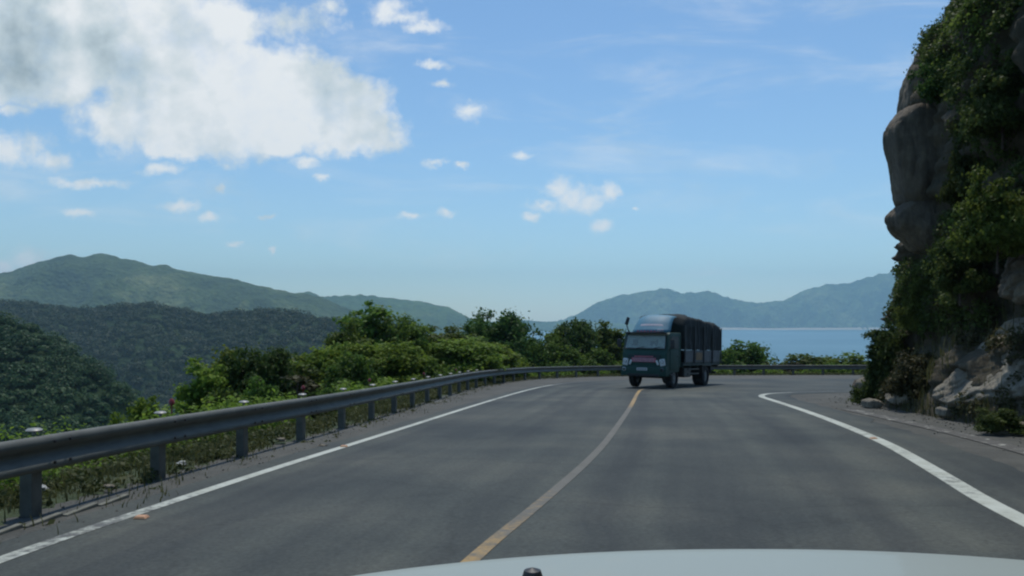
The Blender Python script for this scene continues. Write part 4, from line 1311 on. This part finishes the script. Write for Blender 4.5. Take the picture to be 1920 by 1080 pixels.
for (px, py, sz, lab) in LIT:
    d = CAMZ * F / (py - 665); xx = (px - 960) / F * d
    rr = random.Random(px)
    bm = bmesh.new(); bmesh.ops.create_icosphere(bm, subdivisions=2, radius=sz)
    for v_ in bm.verts:
        q = mnoise.noise(v_.co * 22 + Vector((px, 0, 0)))
        v_.co = Vector((v_.co.x * 1.25, v_.co.y, v_.co.z * .5)) * (1 + q * 1.1)
    me = bpy.data.meshes.new('litter'); bm.to_mesh(me); bm.free()
    ob = link('litter' if 'litter' in lab or 'scrap' in lab else 'pale_stone', me, M['litter'] if 'litter' in lab or 'scrap' in lab else M['rock_pale'])
    ob.location = (xx, d, float(ground_z(np.array([xx]), np.array([d]))[0]) + sz * .35 + .05)
    tag(ob, lab, 'litter' if 'litter' in lab or 'scrap' in lab else 'stone')
for (px, py, lab) in ((265, 972, 'orange road stud on the left white line near the camera'), (1638, 823, 'orange road stud on the right white line'), (645, 838, 'orange road stud further up the left white line')):
    d = CAMZ * F / (py - 665); xx = (px - 960) / F * d
    o = MB().box((0, 0, .012), (.12, .10, .024), .008, taper=(.7, .7)).build('road_stud', M['orange'])
    o.location = (xx, d, float(road_z(xx, d)) + .004); tag(o, lab, 'road stud', 'road studs on the white lines')

# ------------------------------------------------------------------ truck
TX, TY, TA = 6.46, 36.6, R(32.5)
truck = empty('truck', (TX, TY, float(road_z(TX, TY))), -TA)
truck.rotation_euler[0] = -math.atan(SLOPE * math.cos(TA))
tag(truck, 'dark teal cargo truck with a black tarpaulin load coming round the bend', 'truck')
# local frame: front faces -Y, ground z = 0, front axle at y = 0
hw = 1.06
cab_out = [(-1.02, .62), (-1.10, 1.02), (-1.08, 1.55), (-1.02, 1.72), (-.78, 2.44), (-.66, 2.50), (.62, 2.52), (.68, 2.44), (.68, .95), (.52, .95), (.46, .72), (-.48, .72), (-.56, .55), (-1.0, .55)]
MB().extrude(cab_out, 'x', -hw, hw, .05).build('cab', M['cab'], truck, True)
def quad(pts, t_=.014):
    b_ = MB(); p = [Vector(q) for q in pts]
    n_ = (p[1] - p[0]).cross(p[2] - p[0]).normalized()
    V = p + [q + n_ * t_ for q in p]
    return b_.add(V, [(0, 1, 2, 3), (7, 6, 5, 4), (0, 4, 5, 1), (1, 5, 6, 2), (2, 6, 7, 3), (3, 7, 4, 0)])
def front_y(z): return float(np.interp(z, [1.02, 1.55, 1.72, 2.44], [-1.10, -1.08, -1.02, -.78]))
# backing plate painted pale for sky reflected in the glass; carries dashboard things
dash = MB().box((0, front_y(2.05) - .012, 2.07), (1.86, .02, .56), 0, Matrix.Rotation(-math.atan2(.24, .72), 3, 'X'))
dash_o = dash.build('sky_sheen_plate', M['sheen_plate'], truck)
for (xx, zz, w_, h_) in ((-.62, 1.86, .34, .07), (-.30, 1.83, .38, .08), (.42, 1.90, .10, .14), (.22, 1.86, .18, .08), (-.70, 2.12, .16, .3), (.25, 2.2, .5, .18)):
    MB().box((xx, front_y(zz) - .035, zz), (w_, .012, h_), .004, Matrix.Rotation(-math.atan2(.24, .72), 3, 'X')).build('paper' if h_ < .1 else 'sun_shade', M['paper'], dash_o)
for (xx, w_) in ((-.52, .30), (.40, .34)):
    MB().box((xx, front_y(2.06) - .030, 2.04), (w_, .014, .30), .005, Matrix.Rotation(-math.atan2(.24, .72), 3, 'X')).build('seat', M['black'], dash_o)
MB().box((0, front_y(2.30) - .030, 2.29), (.30, .014, .08), .005, Matrix.Rotation(-math.atan2(.24, .72), 3, 'X')).build('inside_mirror', M['black'], dash_o)
ws = quad([(-.95, front_y(1.79) - .05, 1.79), (.95, front_y(1.79) - .05, 1.79), (.90, front_y(2.37) - .05, 2.37), (-.90, front_y(2.37) - .05, 2.37)], .008).build('windscreen', M['glass'], truck)
fr = MB()
for (p0, p1) in (((-.97, 1.77), (.97, 1.77)), ((-.92, 2.39), (.92, 2.39)), ((-.97, 1.77), (-.92, 2.39)), ((.97, 1.77), (.92, 2.39))):
    fr.tube([(p0[0], front_y(p0[1]) - .05, p0[1]), (p1[0], front_y(p1[1]) - .05, p1[1])], .022, 6)
fr.build('windscreen_frame', M['black'], ws)
MB().box((0, -.93, 2.47), (1.95, .28, .05), .015, Matrix.Rotation(R(-8), 3, 'X')).build('sun_visor', M['black'], truck)
for xx in (-.45, .35): MB().tube([(xx, front_y(1.78) - .075, 1.77), (xx + .42, front_y(1.86) - .085, 1.87)], .010, 5).build('wiper', M['black'], truck)
gr = MB().box((0, -1.105, 1.40), (1.55, .05, .22), .02).build('grille', M['cab_dark'], truck, True)
MB().box((0, -1.135, 1.27), (1.15, .04, .20), .03).box((0, -1.137, 1.42), (.9, .03, .05), .01).build('grille_badge', M['grille_red'], gr, True)
sl = MB()
for k_ in range(4): sl.box((0, -1.16, 1.195 + .05 * k_), (1.02, .012, .014), .003)
sl.build('grille_bars', M['stripe'], gr)
MB().box((0, -1.10, .78), (2.16, .20, .44), .05).build('bumper', M['cab'], truck, True)
MB().box((0, -1.205, .60), (1.5, .04, .10), .01).build('air_intake', M['black'], truck)
pl = MB().box((-.05, -1.212, .86), (.50, .02, .12), .006).build('number_plate', M['plate'], truck)
ch = MB()
for k_ in range(7): ch.box((-.23 + k_ * .06, -1.224, .86), (.028 if k_ % 2 else .036, .006, .055 if k_ % 3 else .065), .002)
ch.build('plate_marks', M['black'], pl)
for sg_ in (-1, 1):
    hl = MB().box((sg_ * .88, -1.12, 1.17), (.26, .08, .32), .05, Matrix.Rotation(R(-10 * sg_), 3, 'Y')).build('headlight', M['lamp'], truck, True)
    MB().lathe([(-.03, 0), (-.03, .07), (0, .08), (.02, .06)], 'z', n=18).build('lamp_reflector', M['rim'], hl, True).matrix_basis = Matrix.Translation((sg_ * .88, -1.16, 1.20)) @ Matrix.Rotation(R(90), 4, 'X')
    MB().box((sg_ * .64, -1.125, 1.16), (.10, .05, .24), .03, Matrix.Rotation(R(-24 * sg_), 3, 'Y')).build('indicator_lamp', M['lamp'], truck, True)
    fg = MB().lathe([(0, .0), (0, .075), (.03, .09), (.05, .07)], 'z', n=18).build('fog_lamp', M['lamp'] if sg_ < 0 else M['rim'], truck, True)
    fg.matrix_basis = Matrix.Translation((sg_ * .90, -1.20, .84)) @ Matrix.Rotation(R(90), 4, 'X')
    # door, window, handle, step
    dr = MB().box((sg_ * (hw + .006), -.18, 1.30), (.03, 1.05, .95), .03).build('door', M['cab'], truck, True)
    quad([(sg_ * (hw + .012), -.66, 1.80), (sg_ * (hw + .012), .32, 1.80), (sg_ * (hw + .004), .30, 2.34), (sg_ * (hw + .004), -.52, 2.34)], .01).build('side_window', M['black'], dr)
    MB().box((sg_ * (hw + .035), .22, 1.45), (.03, .18, .04), .01).build('handle', M['black'], dr)
    MB().box((sg_ * (hw - .02), -.55, .62), (.20, .45, .05), .01).build('step', M['black'], truck)
    mr = MB().tube([(sg_ * hw, -.72, 2.22), (sg_ * (hw + .22), -.95, 2.20), (sg_ * (hw + .22), -.95, 1.80), (sg_ * hw, -.85, 1.72)], .014, 6).build('mirror_arm', M['black'], truck)
    MB().box((sg_ * (hw + .22), -.97, 2.0), (.20, .06, .38), .02).build('mirror', M['black'], mr, True)
# roof wind deflector
nd = 14
dv = []
prof_d = [(-.62, 2.52), (-.50, 2.66), (-.30, 2.95), (-.06, 3.18), (.18, 3.30), (.42, 3.33)]
V = []
for (yy_, zz) in prof_d:
    for k_ in range(nd):
        f = k_ / (nd - 1) * 2 - 1
        wid = np.interp(zz, [2.52, 3.33], [.92, .82])
        V.append((f * wid, yy_ + .28 * abs(f) ** 3, zz - .10 * abs(f) ** 3 * (zz - 2.5)))
Fd = [tuple(q) for q in grid_faces(len(prof_d), nd)]
df = MB().add(V, Fd).build('wind_deflector', M['defl'], truck, True)
so = df.modifiers.new('thickness', 'SOLIDIFY'); so.thickness = .03; so.offset = 0
st = MB()
for zz, tt in ((2.86, .085),):
    Vs = []
    for k_ in range(nd):
        f = k_ / (nd - 1) * 2 - 1
        for dz in (-tt / 2, tt / 2):
            z_ = zz + dz; y0 = np.interp(z_, [q[1] for q in prof_d], [q[0] for q in prof_d]); wid = np.interp(z_, [2.52, 3.33], [.92, .82])
            Vs.append((f * wid * .8, y0 + .28 * abs(f * .8) ** 3 - .024, z_ - .10 * abs(f) ** 3 * (z_ - 2.5)))
    st.add(Vs, [(2 * k_, 2 * k_ + 1, 2 * k_ + 3, 2 * k_ + 2) for k_ in range(nd - 1)])
st.build('stripe', M['stripe'], df)
ms_ = MB()
for k_ in range(7): ms_.box((-.5 + k_ * .16, -.66, 2.56 + .0), (.10, .02, .07), .005)
ms_.build('roof_lettering', M['grille_red'], df)
MB().box((.55, -.60, 2.60), (.30, .16, .10), .03).build('roof_lamp', M['stripe'], truck, True)
MB().tube([(-1.0, -.55, 2.5), (-1.10, -.60, 2.85), (-1.08, -.60, 2.95)], .025, 6).box((-1.06, -.60, 3.02), (.16, .06, .36), .03, Matrix.Rotation(R(18), 3, 'Y')).build('roof_mirror', M['black'], truck, True)

# chassis, cargo bed, load
ch = MB()
for sx_ in (-.42, .42): ch.box((sx_, 2.5, .80), (.09, 7.0, .20), .01)
ch.box((0, 4.1, .55), (1.5, .16, .16), .04).box((0, 0, .5), (1.5, .14, .14), .03).box((.86, 1.6, .68), (.36, .9, .42), .05).box((-.86, 1.7, .70), (.34, .8, .36), .05).box((0, 5.95, .62), (1.9, .10, .12), .01)
ch.build('chassis', M['black'], truck)
bed = MB().box((0, 3.45, 1.08), (2.24, 5.3, .14), .015)
for yy_ in np.linspace(.95, 5.95, 6): bed.box((0, yy_, .97), (2.1, .08, .10), .005)
bed_o = bed.build('cargo_bed', M['cab_dark'], truck)
ys = np.linspace(.85, 6.05, 5)
for sg_ in (-1, 1):
    for k_ in range(4):
        pn_ = MB().box((sg_ * 1.13, (ys[k_] + ys[k_ + 1]) / 2, 1.45), (.035, ys[1] - ys[0] - .10, .58), .01)
        for zz in (1.24, 1.45, 1.66): pn_.box((sg_ * 1.155, (ys[k_] + ys[k_ + 1]) / 2, zz), (.02, ys[1] - ys[0] - .12, .03), .004)
        po = pn_.build('side_panel', M['panel'], truck)
        if k_ == 1: MB().box((sg_ * 1.172, (ys[1] + ys[2]) / 2, 1.45), (.012, .85, .36), .004).build('painted_board', M['panel_o'], po)
    for yy_ in ys: MB().box((sg_ * 1.185, yy_, 1.98), (.05, .08, 1.78), .008).build('stake', M['stake'], bed_o)
MB().box((0, 6.08, 1.42), (2.2, .05, .60), .01).build('tailgate', M['panel'], truck)
# tarpaulin: arched, lumpy and sagging, covering the load
na_, nl_ = 40, 60
V = []
for i in range(nl_):
    f = i / (nl_ - 1); yy_ = .80 + f * 5.42
    top = np.interp(f, [0, .02, .10, .35, .6, .85, .97, 1], [2.9, 3.26, 3.32, 3.28, 3.16, 3.10, 3.04, 2.5])
    for k_ in range(na_):
        a_ = k_ / (na_ - 1) * 2 - 1
        sgn = 1 if a_ >= 0 else -1; aa = abs(a_)
        if aa < .45:
            xx = sgn * aa / .45 * .98; zz = top + .05 * (1 - (aa / .45) ** 2)
        elif aa < .58:
            g_ = (aa - .45) / .13 * math.pi / 2
            xx = sgn * (.98 + .16 * math.sin(g_)); zz = top - .16 * (1 - math.cos(g_))
        else:
            g_ = (aa - .58) / .42
            xx = sgn * (1.14 + .015 * g_); zz = (top - .16) * (1 - g_) + 1.74 * g_
        q = mnoise.noise(Vector((xx * 1.6, yy_ * 1.3, zz * 1.3))) * .11 + mnoise.noise(Vector((xx * 4, yy_ * 5, zz * 2))) * .025
        fold = .010 * math.sin(yy_ * 9 + 2 * mnoise.noise(Vector((yy_, zz, 0)))) * min(1, max(0, (aa - .5) * 4))
        V.append((xx + sgn * (q * .6 + fold), yy_, zz + q))
tp_ = MB().add(V, [tuple(q) for q in grid_faces(nl_, na_)])
tp_.add([V[k_] for k_ in range(na_)], [tuple(range(na_))]).add([V[(nl_ - 1) * na_ + k_] for k_ in range(na_)], [tuple(range(na_))])
tarp = tp_.build('tarpaulin', M['tarp'], truck, False)
for p in tarp.data.polygons: p.use_smooth = len(p.vertices) == 4
rp = MB()
for yy_ in (1.7, 2.9, 4.1, 5.2):
    i = int((yy_ - .80) / 5.42 * (nl_ - 1))
    rp.tube([tuple(np.array(V[i * na_ + k_]) * np.array([1.008, 1, 1.004])) for k_ in range(0, na_, 3)], .014, 5)
rp.build('rope', M['panel'], tarp)
# wheels
def wheel(x_, y_, dual=False):
    wroot = empty('wheel'); wroot.parent = truck; wroot.location = (x_, y_, .48)
    wd = .29 if not dual else .56
    MB().lathe([(-wd / 2, .30), (-wd / 2, .44), (-wd / 2 + .04, .48), (wd / 2 - .04, .48), (wd / 2, .44), (wd / 2, .30)], 'x').build('tyre', M['rubber'], wroot, True)
    MB().lathe([(-wd / 2 + .03, 0), (-wd / 2 + .02, .12), (-wd / 2 + .06, .16), (-wd / 2 + .05, .30), (wd / 2 - .05, .30), (wd / 2 - .06, .16), (wd / 2 - .02, .12), (wd / 2 - .03, 0)], 'x').build('rim', M['rim'], wroot, True)
for sg_ in (-1, 1):
    wheel(sg_ * .88, 0); wheel(sg_ * .80, 4.1, True)
    MB().extrude([(3.45, .96), (3.5, .62), (3.56, .62), (3.52, .98), (4.7, .98), (4.66, .62), (4.72, .62), (4.76, 1.02), (3.44, 1.02)], 'x', sg_ * .55, sg_ * 1.12).build('mudguard', M['black'], truck)
    MB().box((sg_ * 1.05, 2.35, .62), (.04, 1.5, .07), .01).box((sg_ * 1.05, 2.35, .84), (.04, 1.5, .07), .01).build('side_guard', M['black'], truck)

# ------------------------------------------------------------------ own car: white bonnet at the bottom of the view
car = empty('car', (.46, 0, 0))
tag(car, 'white car bonnet with a small black washer nozzle at the bottom of the view', 'car')
nu, nv = 41, 36
V = []
for i in range(nv):
    f = i / (nv - 1)                        # 0 at the windscreen base, 1 at the nose
    y_ = .50 + f * 1.15
    zc = 1.125 - .075 * f ** 1.5 - .9 * max(0, f - .90) ** 1.3
    for k_ in range(nu):
        a_ = k_ / (nu - 1) * 2 - 1
        x_ = a_ * (.90 - .04 * f)
        z_ = zc - .040 * abs(a_) ** 2.2 - .05 * max(0, abs(a_) - .88)
        V.append((x_, y_ - .10 * abs(a_) ** 2.2 * f, z_))
bon = MB().add(V, [tuple(q) for q in grid_faces(nv, nu)]).build('bonnet', M['carwhite'], car, True)
so = bon.modifiers.new('thickness', 'SOLIDIFY'); so.thickness = .012; so.offset = -1
nz_ = MB().lathe([(0, .017), (.004, .017), (.013, .014), (.018, .0)], 'z', n=14).build('washer_nozzle', M['black'], bon, True)
nz_.location = (-.426, 1.33, 1.071)
for sg_ in (-1, 1):
    MB().extrude([(.35, .35), (.32, 1.03), (.6, 1.03), (1.2, .99), (1.52, .86), (1.62, .45), (1.5, .30), (1.32, .30), (1.26, .52), (1.05, .68), (.8, .68), (.6, .52), (.55, .30)], 'x', sg_ * .83, sg_ * .92, .02).build('wing', M['carwhite'], car, True)
    wr_ = empty('wheel'); wr_.parent = car; wr_.location = (sg_ * .78, .93, .34)
    MB().lathe([(-.11, .22), (-.11, .32), (-.08, .34), (.08, .34), (.11, .32), (.11, .22)], 'x').build('tyre', M['rubber'], wr_, True)
    MB().lathe([(-.09, 0), (-.09, .22), (.09, .22), (.09, 0)], 'x').build('rim', M['rim'], wr_, True)
MB().box((0, 1.56, .60), (1.5, .16, .42), .06).build('bumper', M['carwhite'], car, True)
MB().box((0, .46, 1.08), (1.5, .16, .04), .012).build('scuttle', M['black'], car, True)

# ------------------------------------------------------------------ haze
hz = MB().box((0, 0, 0), (18800, 18800, 640))
hm = bpy.data.materials.new('haze_air'); hm.use_nodes = True
hn, hl_ = hm.node_tree.nodes, hm.node_tree.links
hn.clear()
pv = hn.new('ShaderNodeVolumePrincipled'); ho = hn.new('ShaderNodeOutputMaterial')
pv.inputs['Color'].default_value = (.54, .81, .97, 1)
pv.inputs['Density'].default_value = 1.25e-4
pv.inputs['Anisotropy'].default_value = .0
hl_.new(pv.outputs[0], ho.inputs['Volume'])
haze = hz.build('haze', hm)
haze.location = (0, 0, -78.5 + 320)
tag(haze, 'thin blue haze between the road and the far mountains', 'haze', kind='stuff')
